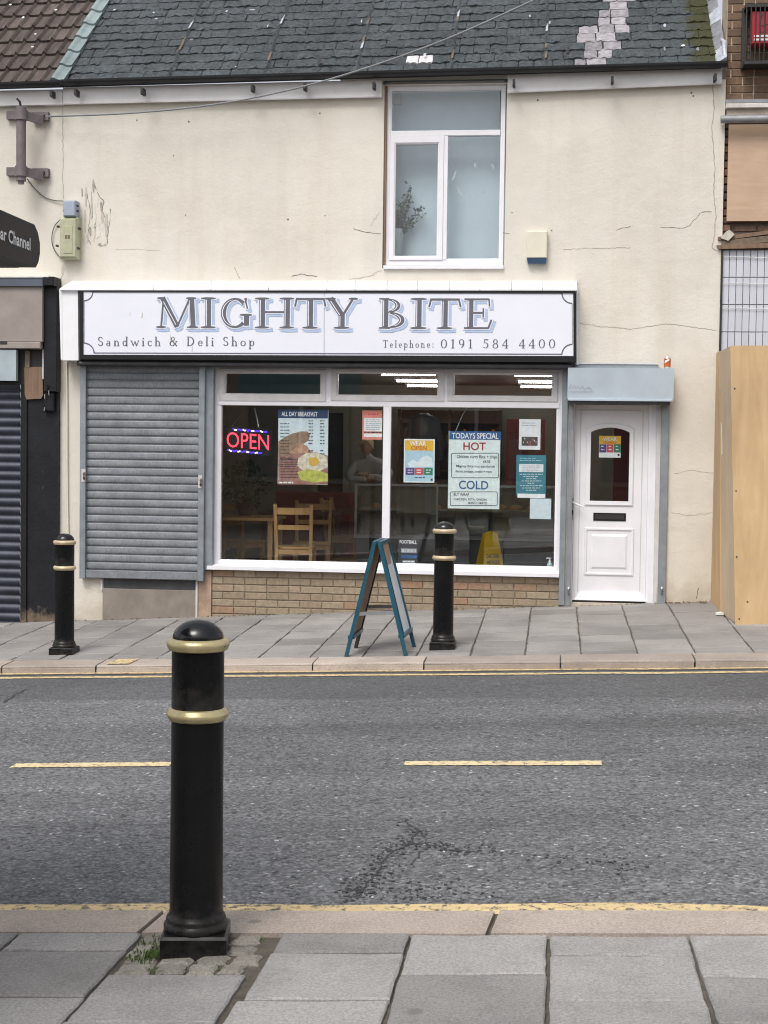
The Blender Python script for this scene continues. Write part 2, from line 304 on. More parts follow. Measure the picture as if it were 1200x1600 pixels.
# ------------------------------------------------------------------ object helpers
ORI = {}
def link(o, parent, origin):
    COL.objects.link(o); ORI[o.name] = Vector(origin)
    if parent: o.parent = parent; o.location = Vector(origin) - ORI[parent.name]
    else: o.location = origin
    return o
def thing(name, loc, label=None, cat=None, group=None, kind=None):
    o = bpy.data.objects.new(name, None); o.empty_display_size = .1; link(o, None, loc); return tag(o, label, cat, group, kind)
def tag(o, label=None, cat=None, group=None, kind=None):
    for k, v in (('label', label), ('category', cat), ('group', group), ('kind', kind)):
        if v: o[k] = v
    return o
def part(name, loc, parent):                       # a part that is only a holder of sub-parts
    o = bpy.data.objects.new(name, None); o.empty_display_size = .05; return link(o, parent, loc)
class MB:
    def __init__(s): s.v = []; s.f = []; s.m = []; s.sm = []
    def add(s, vs, fs, mi=0, smooth=False):
        n = len(s.v); s.v += [tuple(v) for v in vs]
        for f in fs: s.f.append([i+n for i in f]); s.m.append(mi); s.sm.append(smooth)
        return s
    def hexa(s, p, mi=0):                           # 8 points: bottom 4 ccw, top 4 ccw
        return s.add(p, [(3,2,1,0), (4,5,6,7), (0,1,5,4), (1,2,6,5), (2,3,7,6), (3,0,4,7)], mi)
    def box(s, x0, x1, y0, y1, z0, z1, mi=0):
        return s.hexa([(x0,y0,z0),(x1,y0,z0),(x1,y1,z0),(x0,y1,z0),(x0,y0,z1),(x1,y0,z1),(x1,y1,z1),(x0,y1,z1)], mi)
    def cbox(s, x0, x1, y0, y1, z0, z1, c=.004, mi=0):   # front (-y) face chamfered
        o = [(x0,z0),(x1,z0),(x1,z1),(x0,z1)]; i = [(x0+c,z0+c),(x1-c,z0+c),(x1-c,z1-c),(x0+c,z1-c)]
        vs = [(x,y1,z) for x,z in o]+[(x,y0+c,z) for x,z in o]+[(x,y0,z) for x,z in i]
        fs = [(3,2,1,0)]+[(k,(k+1)%4,4+(k+1)%4,4+k) for k in range(4)]+[(4+k,4+(k+1)%4,8+(k+1)%4,8+k) for k in range(4)]+[(8,9,10,11)]
        return s.add(vs, [tuple(f) for f in fs], mi)
    def tbox(s, q, z0, c=.006, mi=0):               # q: 4 top corners (ccw from above, 3D), chamfered top, down to depth z0 below
        q = [Vector(p) for p in q]; ce = sum(q, Vector())/4
        i = [p + (ce-p).normalized()*c*1.4 for p in q]
        vs = [p-Vector((0,0,z0)) for p in q]+[p-Vector((0,0,c)) for p in q]+i
        fs = [(3,2,1,0)]+[(k,(k+1)%4,4+(k+1)%4,4+k) for k in range(4)]+[(4+k,4+(k+1)%4,8+(k+1)%4,8+k) for k in range(4)]+[(8,9,10,11)]
        return s.add(vs, fs, mi)
    def slab(s, q, z0, c=.006, j=.003, n=5):          # irregular edged slab from 4 top corners
        q = [Vector(p) for p in q]; ce = sum(q, Vector())/4; P = []
        for k in range(4):
            for i in range(n):
                p = q[k].lerp(q[(k+1) % 4], i/n); P.append(p+Vector((ru(-j, j), ru(-j, j), 0)))
        N = len(P); I = [p+(ce-p).normalized()*c*ru(.8, 2.2) for p in P]
        vs = [p-Vector((0,0,z0)) for p in P]+[p-Vector((0,0,c)) for p in P]+I
        return s.add(vs, [(k,(k+1)%N,N+(k+1)%N,N+k) for k in range(N)]+[(N+k,N+(k+1)%N,2*N+(k+1)%N,2*N+k) for k in range(N)]+[tuple(range(2*N,3*N))])
    def prism(s, poly, y0, y1, mi=0):               # poly of (x,z), ccw seen from -y; front y0 < back y1
        n = len(poly); vs = [(x,y0,z) for x,z in poly]+[(x,y1,z) for x,z in poly]
        return s.add(vs, [tuple(range(n)), tuple(range(2*n-1,n-1,-1))]+[(k,k+n,(k+1)%n+n,(k+1)%n) for k in range(n)], mi)
    def bar(s, a, b_, w, h=None, up=(0,0,1), mi=0):
        a = Vector(a); b_ = Vector(b_); h = h or w; d = (b_-a).normalized(); u = Vector(up)
        if abs(d.dot(u)) > .98: u = Vector((0,1,0))
        r = d.cross(u).normalized()*w/2; u = r.cross(d).normalized()*h/2
        return s.hexa([a-r-u, a+r-u, b_+r-u, b_-r-u, a-r+u, a+r+u, b_+r+u, b_-r+u], mi)
    def tube(s, pts, r, n=8, mi=0, caps=True):
        pts = [Vector(p) for p in pts]; rings = []
        rr = r if isinstance(r, (list, tuple)) else [r]*len(pts)
        for k, p in enumerate(pts):
            d = (pts[min(k+1, len(pts)-1)]-pts[max(k-1, 0)]).normalized()
            u = Vector((0,0,1)) if abs(d.z) < .9 else Vector((0,1,0))
            a = d.cross(u).normalized(); c = a.cross(d)
            rings.append([p+(a*math.cos(t*2*math.pi/n)+c*math.sin(t*2*math.pi/n))*rr[k] for t in range(n)])
        vs = [v for g in rings for v in g]; fs = []
        for k in range(len(pts)-1):
            for t in range(n): fs.append((k*n+t, k*n+(t+1)%n, (k+1)*n+(t+1)%n, (k+1)*n+t))
        s.add(vs, fs, mi, True)
        if caps: s.add(rings[0], [tuple(range(n-1,-1,-1))], mi); s.add(rings[-1], [tuple(range(n))], mi)
        return s
    def lathe(s, prof, c, n=32, mi=0):              # prof: (r, z)
        c = Vector(c); vs = []; fs = []
        for r, z in prof:
            for t in range(n):
                a = t*2*math.pi/n; vs.append((c.x+r*math.cos(a), c.y+r*math.sin(a), c.z+z))
        for k in range(len(prof)-1):
            for t in range(n): fs.append((k*n+t, k*n+(t+1)%n, (k+1)*n+(t+1)%n, (k+1)*n+t))
        return s.add(vs, fs, mi, True)
    def xf(s, fn): s.v = [tuple(fn(Vector(v))) for v in s.v]; return s
    def build(s, name, mat, parent=None, origin=None, recalc=False):
        vs = s.v
        if origin is None:
            xs, ys, zs = zip(*vs); origin = ((min(xs)+max(xs))/2, (min(ys)+max(ys))/2, min(zs))
        ox, oy, oz = origin
        me = bpy.data.meshes.new(name); me.from_pydata([(x-ox, y-oy, z-oz) for x, y, z in vs], [], s.f)
        for m in (mat if isinstance(mat, (list, tuple)) else [mat]): me.materials.append(MATS[m])
        me.polygons.foreach_set('material_index', s.m); me.polygons.foreach_set('use_smooth', s.sm)
        if recalc:
            bm = bmesh.new(); bm.from_mesh(me); bmesh.ops.recalc_face_normals(bm, faces=bm.faces); bm.to_mesh(me); bm.free()
        me.update()
        return link(bpy.data.objects.new(name, me), parent, origin)
def box(name, mat, parent, x0, x1, y0, y1, z0, z1, c=0):
    m = MB(); (m.cbox(x0,x1,y0,y1,z0,z1,c) if c else m.box(x0,x1,y0,y1,z0,z1)); return m.build(name, mat, parent)
def pbox(name, mat, parent, px, Y0, Y1, c=0):       # box whose front face covers a surveyed rectangle at depth Y0
    x0, x1, z0, z1 = rect(*px, Y0); return box(name, mat, parent, x0, x1, Y0, Y1, z0, z1, c)
def holes(x0, x1, z0, z1, hs, y0, y1):
    """a wall slab with rectangular openings and their reveals"""
    xs = sorted({x0, x1, *[v for h in hs for v in h[:2]]}); zs = sorted({z0, z1, *[v for h in hs for v in h[2:]]}); m = MB()
    def solid(i, k):
        if i < 0 or k < 0 or i >= len(xs)-1 or k >= len(zs)-1: return False
        cx, cz = (xs[i]+xs[i+1])/2, (zs[k]+zs[k+1])/2
        return not any(h[0] < cx < h[1] and h[2] < cz < h[3] for h in hs)
    for i in range(len(xs)-1):
        for k in range(len(zs)-1):
            if not solid(i, k): continue
            a, b_, c_, d_ = xs[i], xs[i+1], zs[k], zs[k+1]
            m.add([(a,y0,c_),(b_,y0,c_),(b_,y0,d_),(a,y0,d_)], [(0,1,2,3)]); m.add([(a,y1,c_),(b_,y1,c_),(b_,y1,d_),(a,y1,d_)], [(3,2,1,0)])
            if not solid(i-1, k): m.add([(a,y0,c_),(a,y0,d_),(a,y1,d_),(a,y1,c_)], [(0,1,2,3)])
            if not solid(i+1, k): m.add([(b_,y0,c_),(b_,y1,c_),(b_,y1,d_),(b_,y0,d_)], [(0,1,2,3)])
            if not solid(i, k-1): m.add([(a,y0,c_),(a,y1,c_),(b_,y1,c_),(b_,y0,c_)], [(0,1,2,3)])
            if not solid(i, k+1): m.add([(a,y0,d_),(b_,y0,d_),(b_,y1,d_),(a,y1,d_)], [(0,1,2,3)])
    return m
def sans(name, body, mat, parent, fn, bold=0.0, size=1.0):
    """sans lettering as a mesh; fn maps unit square (u,v) of its own bounds to a 3D point"""
    cu = bpy.data.curves.new('lettering', 'FONT'); cu.body = body; cu.offset = bold; cu.resolution_u = 3; cu.fill_mode = 'FRONT'
    to = bpy.data.objects.new('lettering_source', cu); COL.objects.link(to)
    me = bpy.data.meshes.new_from_object(to.evaluated_get(bpy.context.evaluated_depsgraph_get()))
    bpy.data.objects.remove(to); bpy.data.curves.remove(cu)
    co = [v.co.copy() for v in me.vertices]; m = MB()
    x0, x1 = min(v.x for v in co), max(v.x for v in co); y0, y1 = min(v.y for v in co), max(v.y for v in co)
    vs = [fn((v.x-x0)/(x1-x0), (v.y-y0)/(y1-y0)) for v in co]
    m.add(vs, [tuple(p.vertices) for p in me.polygons]); bpy.data.meshes.remove(me)
    return m.build(name, mat, parent)
def ptext(name, body, mat, parent, px, Y, bold=0.0, tilt=0.0):
    x0, x1, z0, z1 = rect(*px, Y)
    return sans(name, body, mat, parent, lambda u, v: (x0+(x1-x0)*u, Y, z0+(z1-z0)*v+tilt*u), bold)

# ================================================================== GROUND
tag(MB().hexa([(-150,-160,-9.6),(150,-160,6.9),(150,160,6.9),(-150,160,-9.6),(-150,-160,-9.5),(150,-160,7.0),(150,160,7.0),(-150,160,-9.5)]).build('ground', 'joint'), kind='structure')
# surveyed kerb lines: y = k0 + k1 x
def fit(pts):
    n = len(pts); mx = sum(p.x for p in pts)/n; my = sum(p.y for p in pts)/n
    k = sum((p.x-mx)*(p.y-my) for p in pts)/sum((p.x-mx)**2 for p in pts); return my-k*mx, k
KB0, KB1 = fit([hit(x, y, FA, FB) for x, y in ((50,1032),(350,1027.5),(600,1025.5),(900,1022),(1150,1021))])   # far kerb back edge
NF0, NF1 = fit([hit(x, y, NA, NB) for x, y in ((0,1419),(600,1420),(1200,1421))])                               # near kerb road edge
NK0, NK1 = fit([hit(x, y, NA, NB) for x, y in ((100,1458),(650,1456),(860,1459),(1080,1461),(1200,1462))])      # near kerb back edge
KW = 0.30
def ykb(x): return KB0+KB1*x
def ykf(x): return ykb(x)-KW
def ynf(x): return NF0+NF1*x
def ynk(x): return NK0+NK1*x
XL, XR = -40.0, 40.0
def zroad(x, y):
    yf, yn = ykf(x), ynf(x); zf = zfar(x, yf)-.065; zn = znear(x, yn)-.10
    t = min(1, max(0, (y-yn)/(yf-yn))); return zn+(zf-zn)*t + .05*4*t*(1-t)
def hitroad(px, py, dz=0.0):
    d = ray(px, py); t = 3.0
    for _ in range(60):
        p = CAM+d*t; e = p.z-zroad(p.x, p.y)-dz; t += e/max(.02, -(d.z-G*d.x))*.9
    return CAM+d*t
# road sheet
m = MB(); NX, NY = 60, 26
xs = [XL*abs(1-2*i/NX)**1.6*(1 if i < NX/2 else -1) for i in range(NX+1)]
vs = []
for x in xs:
    for j in range(NY+1):
        y = ynf(x)-.05+(ykf(x)-ynf(x)+.1)*j/NY; vs.append((x, y, zroad(x, y)))
fs = [(i*(NY+1)+j, (i+1)*(NY+1)+j, (i+1)*(NY+1)+j+1, i*(NY+1)+j+1) for i in range(NX) for j in range(NY)]
m.add(vs, fs, 0, True)
road = tag(m.build('road', 'asphalt'), kind='structure')
def strip(name, mat, x0, x1, fy, w, parent, n=40, dz=.004, wob=.006):
    m = MB(); vs = []
    for i in range(n+1):
        x = x0+(x1-x0)*i/n; y = fy(x)+wob*mnoise.noise(Vector((x*1.7, w*9, 0))); e1, e2 = ru(-.006, .006), ru(-.006, .006)
        vs += [(x, y-w/2+e1, zroad(x, y-w/2)+dz), (x, y+w/2+e2, zroad(x, y+w/2)+dz)]
    m.add(vs, [(2*i, 2*i+2, 2*i+3, 2*i+1) for i in range(n)]); return m.build(name, mat, parent)
a = hitroad(400, 1049.5); b_ = hitroad(1150, 1043.8); dy1 = ((a.y-ykf(a.x))+(b_.y-ykf(b_.x)))/2
a = hitroad(400, 1055); b_ = hitroad(1150, 1049.6); dy2 = ((a.y-ykf(a.x))+(b_.y-ykf(b_.x)))/2
strip('yellow_line', 'yellow_line', -16, 16, lambda x: ykf(x)+dy1-.02, .115, road, 320, wob=.03)
strip('yellow_line', 'yellow_line', -16, 16, lambda x: ykf(x)+dy2-.06, .115, road, 320, wob=.03)
a = hitroad(600, 1416.5)
strip('yellow_line', 'yellow_line', -16, 16, lambda x: ynf(x)+(a.y-ynf(a.x))-.05, .13, road, 160, wob=.03)
for q in ((20, 1197, 268, 1194.5), (632, 1193.5, 940, 1193)):
    a = hitroad(q[0], q[1]); b_ = hitroad(q[2], q[3]); strip('centre_line', 'centre_paint', a.x, b_.x, lambda x: a.y+(b_.y-a.y)*(x-a.x)/(b_.x-a.x), .105, road, 60)
for off in (-3, -2, 2, 3):
    a = hitroad(632, 1193.5); strip('centre_line', 'centre_paint', a.x+off*2.2, a.x+off*2.2+1.02, lambda x: a.y, .105, road, 8)
# cracked dark patch in the near lane
m = MB(); base = [(632,1285),(655,1300),(640,1320),(615,1330),(600,1345),(590,1362),(575,1378),(562,1395),(556,1408)]
def ribbon(m, pts, w, dz):
    P = [hitroad(x, y) for x, y in pts]; vs = []
    fine = []
    for k in range(len(P)-1):
        for j in range(4):
            t = j/4; p = P[k].lerp(P[k+1], t); p += Vector((ru(-.012,.012), ru(-.012,.012), 0)); fine.append(p)
    for k, p in enumerate(fine):
        ww = w*ru(.4, 1.2); vs += [(p.x-ww, p.y, zroad(p.x, p.y)+dz), (p.x+ww, p.y+ru(-.01,.01), zroad(p.x, p.y)+dz)]
    m.add(vs, [(2*k, 2*k+1, 2*k+3, 2*k+2) for k in range(len(fine)-1)])
ribbon(m, base, .005, .003); ribbon(m, [(640,1320),(665,1318),(690,1327),(720,1330),(760,1329)], .004, .003); ribbon(m, [(652,1330),(648,1350),(640,1362)], .004, .003)
ribbon(m, [(5,1098),(25,1085),(45,1075)], .012, .003)
def shards(pts, n, spread):
    for k in range(n):
        i = int(ru(0, len(pts)-1)); t = rnd(); x = pts[i][0]+(pts[i+1][0]-pts[i][0])*t+random.gauss(0, spread); y = pts[i][1]+(pts[i+1][1]-pts[i][1])*t+random.gauss(0, spread*.3); p = hitroad(x, y); l = ru(.003, .011); w_ = ru(.003, .012)
        vs = [(p.x+math.cos(a)*l*ru(.5, 1.2), p.y+math.sin(a)*w_*ru(.5, 1.2), zroad(p.x, p.y)+.0034) for a in [q*math.pi/3 for q in range(6)]]; m.add(vs, [tuple(range(6))])
shards(base, 260, 16); shards([(640,1320),(665,1318),(690,1327),(720,1330),(790,1329)], 120, 16); shards([(540,1385),(600,1392),(680,1395),(780,1390)], 130, 30); shards([(860,1340),(950,1345),(1000,1360)], 60, 28); shards([(5,1098),(25,1085),(45,1075)], 30, 5); shards([(950,1075),(1000,1085),(960,1095)], 16, 6)
m.build('road_crack', 'tar', road)
strip('gutter_dirt_shade', 'gutter_dirt_shade', -16, 16, lambda x: ykf(x)-.055, .13, road, 320, .0025, .05)  # dirty gutter band, with the dark recess under the kerb painted in

# far pavement bed, slabs and kerb
def sheet(name, mat, x0, x1, f0, f1, zf, dz, n=24):
    m = MB(); vs = []
    for i in range(n+1):
        x = x0+(x1-x0)*i/n
        for y in (f0(x), f1(x)): vs.append((x, y, zf(x, y)+dz))
    m.add(vs, [(2*i, 2*i+2, 2*i+3, 2*i+1) for i in range(n)]); return m.build(name, mat)
farp = tag(sheet('far_pavement', 'joint', XL, XR, ykf, lambda x: .3, zfar, -.015), kind='structure')
HOARD = hit(1150, 975, FA, FB)
c0 = hit(825, 990, FA, FB).x; pitch = (hit(1160, 990, FA, FB).x-hit(751, 990, FA, FB).x)/5
rows_seed = [[.38,.42,.40,.45,.38,.44], [.24,.45,.38,.44,.40,.42], [.44,.36,.45,.38,.44,.40]]
for i in range(-16, 10):
    x0 = c0+i*pitch; x1 = x0+pitch; sk = -.03
    y = ykb((x0+x1)/2)-.002; hs_ = rows_seed[i % 3][:]; k = 0
    while y < .05:
        h = hs_[k % 6]*(1 if k else ru(.6, 1.0)); y1 = min(y+h, .06); g = ru(.004, .008)
        if y1-y > .05:
            off = sk*0; t = ru(-.003, .003)
            q = [(X, Yv, zfar(X, Yv)+t+ru(-.002, .002)) for X, Yv in ((x0+g, max(y+g*1.6, ykb(x0)+g)), (x1-g, max(y+g*1.6, ykb(x1)+g)), (x1-g, y1-g*1.6), (x0+g, y1-g*1.6))]
            MB().slab(q, .05, .005, .0035, 4).build('paving_slab', 'slab_far', farp)
        y = y1; k += 1
kxs = [hit(x, 1035, FA, FB).x for x in (15, 158, 490, 662, 876, 1088)]
kl = (kxs[-1]-kxs[0])/5
kx = [kxs[0]-2*kl, kxs[0]-kl, *kxs, kxs[-1]+kl, kxs[-1]+2*kl]
for a0, a1 in zip(kx, kx[1:]):
    g = ru(.004, .009); t = ru(-.003, .003); m = MB()
    A = [(X, Yv) for X, Yv in ((a0+g, ykf(a0)), (a1-g, ykf(a1)), (a1-g, ykb(a1)-.004), (a0+g, ykb(a0)-.004))]
    r = .022
    top = [(A[0][0], A[0][1]+r), (A[1][0], A[1][1]+r), A[2], A[3]]
    vs = [(x, y, zfar(x, y)-.16) for x, y in A]+[(x, y, zfar(x, y)-r+t) for x, y in A[:2]]+[(x, y, zfar(x, y)-.3*r+t) for x, y in ((A[0][0], A[0][1]+.3*r), (A[1][0], A[1][1]+.3*r))]+[(x, y, zfar(x, y)+t) for x, y in top]
    m.add(vs, [(0,1,5,4), (4,5,7,6), (6,7,9,8), (8,9,10,11), (1,2,10,9,7,5), (3,0,4,6,8,11), (2,3,11,10)]); m.build('kerb_stone', 'kerb', farp)
a0, a1 = hit(172, 1035, FA, FB).x, hit(206, 1035, FA, FB).x
MB().add([(a0, ykf(a0)+.03, zfar(a0, ykf(a0)+.03)+.006), (a1, ykf(a1)+.03, zfar(a1, ykf(a1)+.03)+.006), (a1+.02, ykb(a1)-.02, zfar(a1, ykb(a1))+.006), (a0+.03, ykb(a0)-.02, zfar(a0, ykb(a0))+.006)], [(0,1,2,3)]).build('yellow_mark', 'yellow_line', farp)

# near pavement bed, kerb and slabs
nearp = tag(sheet('near_pavement', 'joint', XL, XR, lambda x: -22.0, lambda x: ynf(x), znear, -.017), kind='structure')
nkx = [hit(240, 1440, NA, NB).x, hit(776, 1440, NA, NB).x]; kl = nkx[1]-nkx[0]
for i in range(-3, 4):
    a0, a1 = nkx[0]+i*kl, nkx[0]+(i+1)*kl; g = .006 if i else .012; t = ru(-.002, .002); m = MB(); r = .02
    sk0 = -.10
    F0, F1 = (a0+g, ynf(a0)), (a1-g, ynf(a1)); B1, B0 = (a1-g+(sk0*.2), ynk(a1)+.006), (a0+g+(sk0*.2), ynk(a0)+.006)
    zt = lambda p, d: (p[0], p[1], znear(*p)+d+t)
    vs = [zt(F0,-.2), zt(F1,-.2), zt(B1,-.2), zt(B0,-.2), zt(F0,-r), zt(F1,-r), zt((F0[0],F0[1]-r),0), zt((F1[0],F1[1]-r),0), zt(B1,0), zt(B0,0)]
    m.add(vs, [(1,0,4,5), (5,4,6,7), (7,6,9,8), (0,3,9,6,4), (2,1,5,7,8), (3,2,8,9)]); m.build('kerb_stone', 'kerb', nearp, recalc=True)
def nx(px): return hit(px, 1460, NA, NB).x
cols = [nx(642)+(nx(857)-nx(642))*k for k in range(-5, 6)]
cols[3] = nx(222); cols[4] = nx(424); cols[5] = nx(642); cols[6] = nx(857); cols[7] = nx(1076)
def nyv(px, py): return hit(px, py, NA, NB).y
start = {2: [nyv(100,1485), nyv(80,1556)], 3: [nyv(300,1521), nyv(250,1597)], 4: [nyv(530,1489), nyv(500,1561)], 5: [nyv(740,1522), nyv(730,1606)], 6: [nyv(960,1491), nyv(970,1563)], 7: [nyv(1150,1527), nyv(1160,1600)]}
for i in range(10):
    x0, x1 = cols[i], cols[i+1]; ys = [ynk((x0+x1)/2)]
    st_ = start.get(i, [ys[0]-ru(.2, .4)]); ys += st_
    while ys[-1] > -13.6: ys.append(ys[-1]-ru(.40, .46))
    for k in range(len(ys)-1):
        if i == 3 and k == 0: continue                       # bollard patch of setts
        g = ru(.003, .006); y1, y0 = ys[k]-g*.9, ys[k+1]; t = ru(-.003, .003); gl_ = g+(.03 if i == 4 else 0)
        if i == 4: gl_ = g + (.03 if k < 2 else .012)
        q = [(X, Yv, znear(X, Yv)+t+ru(-.0015, .0015)) for X, Yv in ((x0+gl_+ru(0,.006), y0+g*2.0), (x1-g-ru(0,.004), y0+g*2.0), (x1-g, min(y1, ynk(x1)-g) if k == 0 else y1), (x0+gl_, min(y1, ynk(x0)-g) if k == 0 else y1))]
        MB().slab(q, .06, .005, .0022, 7).build('paving_slab', 'slab', nearp)
# ================================================================== BOLLARDS
def bollard(loc, label, gold, rz=0.0):
    x, y, z = loc; t = thing('bollard', loc, label, 'bollard', 'black bollards with gold rings')
    a = .104; m = MB()
    cr, sr = math.cos(rz), math.sin(rz); f = lambda p: Vector((x+(p.x-x)*cr-(p.y-y)*sr, y+(p.x-x)*sr+(p.y-y)*cr, p.z))
    o_ = [(-a,-a),(a,-a),(a,a),(-a,a)]; i_ = [(u*.93, v*.93) for u, v in o_]
    m.add([(x+u,y+v,z-.03) for u,v in o_]+[(x+u,y+v,z+.052) for u,v in o_]+[(x+u,y+v,z+.060) for u,v in i_], [(k,(k+1)%4,4+(k+1)%4,4+k) for k in range(4)]+[(4+k,4+(k+1)%4,8+(k+1)%4,8+k) for k in range(4)]+[(8,9,10,11)])
    m.xf(f).build('base_block', 'bollard', t)
    MB().lathe([(.098,.058),(.103,.066),(.103,.076),(.097,.084),(.094,.088),(.096,.094),(.093,.102),(.0865,.108),(.0845,.125),(.084,.3),(.083,.735)], loc, 40).build('lower_shaft', 'bollard', t)
    MB().lathe([(.084,.732),(.089,.730),(.093,.736),(.094,.739),(.098,.743),(.0995,.749),(.098,.755),(.094,.759),(.093,.764),(.088,.767),(.083,.769)], loc, 40).build('ring', gold, t)
    MB().lathe([(.083,.76),(.083,.965)], loc, 40).build('upper_shaft', 'bollard', t)
    MB().lathe([(.084,.955),(.089,.952),(.0945,.956),(.0945,.960),(.0985,.965),(.1,.972),(.0985,.979),(.094,.984),(.092,.986),(.086,.989),(.080,.990)], loc, 40).build('ring', gold, t)
    MB().lathe([(.081,.985)]+[(.081*math.cos(u), .990+.058*math.sin(u)) for u in [k*math.pi/2/9 for k in range(10)]], loc, 40).build('dome_cap', 'bollard_cap', t)
    return t
def bpos(px, py, fn, a_, b__): p = hit(px, py, a_, b__); return Vector((p.x, p.y, fn(p.x, p.y)))
NBP = bpos(306, 1478, znear, NA, NB); bollard(NBP, 'near black bollard with bright gold rings on the near pavement', 'gold', .16)
p = bpos(692, 1012.5, zfar, FA, FB); bollard(p, 'far bollard with pale gold rings beside the folding pavement board', 'gold_pale')
FBP = p
p = bpos(100.5, 1021, zfar, FA, FB); bollard(p, 'far bollard with pale gold rings before the black painted pillar', 'gold_pale')
FBL = p
# setts and moss round the near bollard
x0, x1 = cols[3]+.01, cols[4]+.01; ytop, ybot = ynk(x0)-.012, start[3][0]+.01
nr = 4
for r in range(nr):
    ya, yb = ytop+(ybot-ytop)*r/nr, ytop+(ybot-ytop)*(r+1)/nr; u = x0+ru(-.02, .02)
    while u < x1-.04:
        w = ru(.085, .125); u1 = min(u+w, x1+.01); cx, cy = (u+u1)/2, (ya+yb)/2
        if not (abs(cx-NBP.x) < .105 and abs(cy-NBP.y) < .10):
            j = lambda: ru(-.006, .006); t = ru(-.008, .002)
            q = [(X+j(), Yv+j(), znear(X, Yv)+t) for X, Yv in ((u+.007, yb+.007), (u1-.007, yb+.007), (u1-.007, ya-.007), (u+.007, ya-.007))]
            MB().slab(q, .06, .010, .007, 4).build('sett', 'sett', nearp)
        u = u1
def tuft(m, p, n, h, s):
    for k in range(n):
        a = ru(0, 6.28); b0 = Vector((p[0]+ru(-s, s), p[1]+ru(-s, s), p[2])); w = Vector((math.cos(a), math.sin(a), 0))*.0025
        hh = h*ru(.4, 1); tip = b0+Vector((ru(-.5, .5)*hh, ru(-.5, .5)*hh, hh)); mid = b0.lerp(tip, .5)+Vector((0, 0, hh*.15))
        m.add([b0-w, b0+w, mid+w*.8, mid-w*.8, tip], [(0,1,2,3), (3,2,4)])
m = MB()
tuft(m, (NBP.x-.115, NBP.y-.09, znear(NBP.x, NBP.y)-.01), 60, .028, .02); tuft(m, (NBP.x-.14, NBP.y-.12, znear(NBP.x, NBP.y)-.01), 60, .014, .03)
for k in range(24): tuft(m, (ru(x0, x1), ru(ybot, ytop), znear(NBP.x, NBP.y)-.012), 10, .018, .02)
tag(m.build('grass_tuft', 'grass'), 'small green weeds growing between setts around the near bollard', 'grass', kind='stuff')

# ================================================================== SANDWICH SHOP BUILDING
XA, XB = at(97, 300).x, at(1128, 400).x
shop = thing('shop_building', ((XA+XB)/2, 0, zfar(-1.7, 0)), 'two storey cream rendered sandwich shop with patchy grey slate roof', 'building')
UW = rect(599, 128, 790, 419); SF = rect(328, 566, 879, 897); DR = rect(888, 622, 1029, 940)
SFH = (SF[0], SF[1], -.5, SF[3]); DRH = (DR[0], DR[1], -.5, DR[3])
holes(XA, XB, -.5, at(97, 131, -.11).z-.03, [UW[:3]+(at(97, 131, -.11).z-.035,), SFH, DRH], 0.0, .24).build('wall', 'render', shop)
# peeling patches, cracks and painted edge shade on the render
def ppoly(pts, Y0, Y1): return MB().prism([(at(x, y, Y0).x, at(x, y, Y0).z) for x, y in pts][::-1], Y0, Y1)
def flake(cx, cy, w, h, mt, d):
    n = 11; pts = [(cx+w*math.cos(a)*ru(.45, 1.1), cy+h*math.sin(a)*ru(.6, 1.1)) for a in [-k*2*math.pi/n for k in range(n)]]
    ppoly(pts[::-1], -d, .0015).build('peeling_paint', mt, shop)
for q in ((134,308,2.5,16,'bare_plaster'), (133,345,2.5,18,'bare_plaster'), (137,372,3,9,'bare_plaster'), (146,292,2,14,'faint_crack'), (150,310,3.5,16,'flake'), (147,340,3,16,'flake'), (153,362,4,14,'flake'), (160,340,3,12,'bare_plaster'), (166,352,4,22,'bare_plaster'), (163,376,4,8,'flake'), (143,326,2,18,'bare_plaster'), (158,322,2,10,'faint_crack'), (141,362,1.6,10,'faint_crack'), (156,382,3,3,'faint_crack'), (170,336,2.5,12,'flake'), (98,422,2.5,10,'bare_plaster'), (95,430,2,6,'flake'), (128,300,1.2,8,'faint_crack')): flake(*q, ru(.0025, .006))
def crack_or_edge_shade(pts, w=.0016, mt='crack_or_edge_shade'):
    P = []
    for (xa, ya), (xb, yb) in zip(pts, pts[1:]):
        n = max(2, int(math.hypot(xb-xa, yb-ya)/4))
        for j in range(n): P.append(at(xa+(xb-xa)*j/n+ru(-.9, .9), ya+(yb-ya)*j/n+ru(-.9, .9), 0))
    P.append(at(*pts[-1], 0)); m = MB(); vs = []
    for k, p in enumerate(P):
        d = (P[min(k+1, len(P)-1)]-P[max(k-1, 0)]).normalized(); nrm = Vector((-d.z, 0, d.x))*w*ru(.5, 1.3)
        vs += [(p.x+nrm.x, -.0022, p.z+nrm.z), (p.x-nrm.x, -.0022, p.z-nrm.z)]
    m.add(vs, [(2*k, 2*k+2, 2*k+3, 2*k+1) for k in range(len(P)-1)]); m.build('crack_or_edge_shade', mt, shop, recalc=False)
crack_or_edge_shade([(1097,331),(1090,338),(1078,352),(1068,356),(1032,355)], .0018); crack_or_edge_shade([(985,354),(975,356),(962,360)], .002); crack_or_edge_shade([(1097,331),(1112,331)], .003)
crack_or_edge_shade([(903,505),(940,510),(985,514),(1040,506),(1060,508),(1118,516)], .0022, 'faint_crack'); crack_or_edge_shade([(880,389),(940,388),(985,387)], .0018, 'faint_crack')
crack_or_edge_shade([(1113,133),(1116,170),(1112,205),(1117,260),(1115,300),(1119,340),(1113,388),(1120,392)], .004, 'faint_crack')
crack_or_edge_shade([(552,358),(570,363),(595,365)], .0022); crack_or_edge_shade([(580,352),(594,330)], .0016, 'faint_crack'); crack_or_edge_shade([(456,432),(470,428),(495,432)], .003); crack_or_edge_shade([(365,418),(375,435)], .003, 'faint_crack')
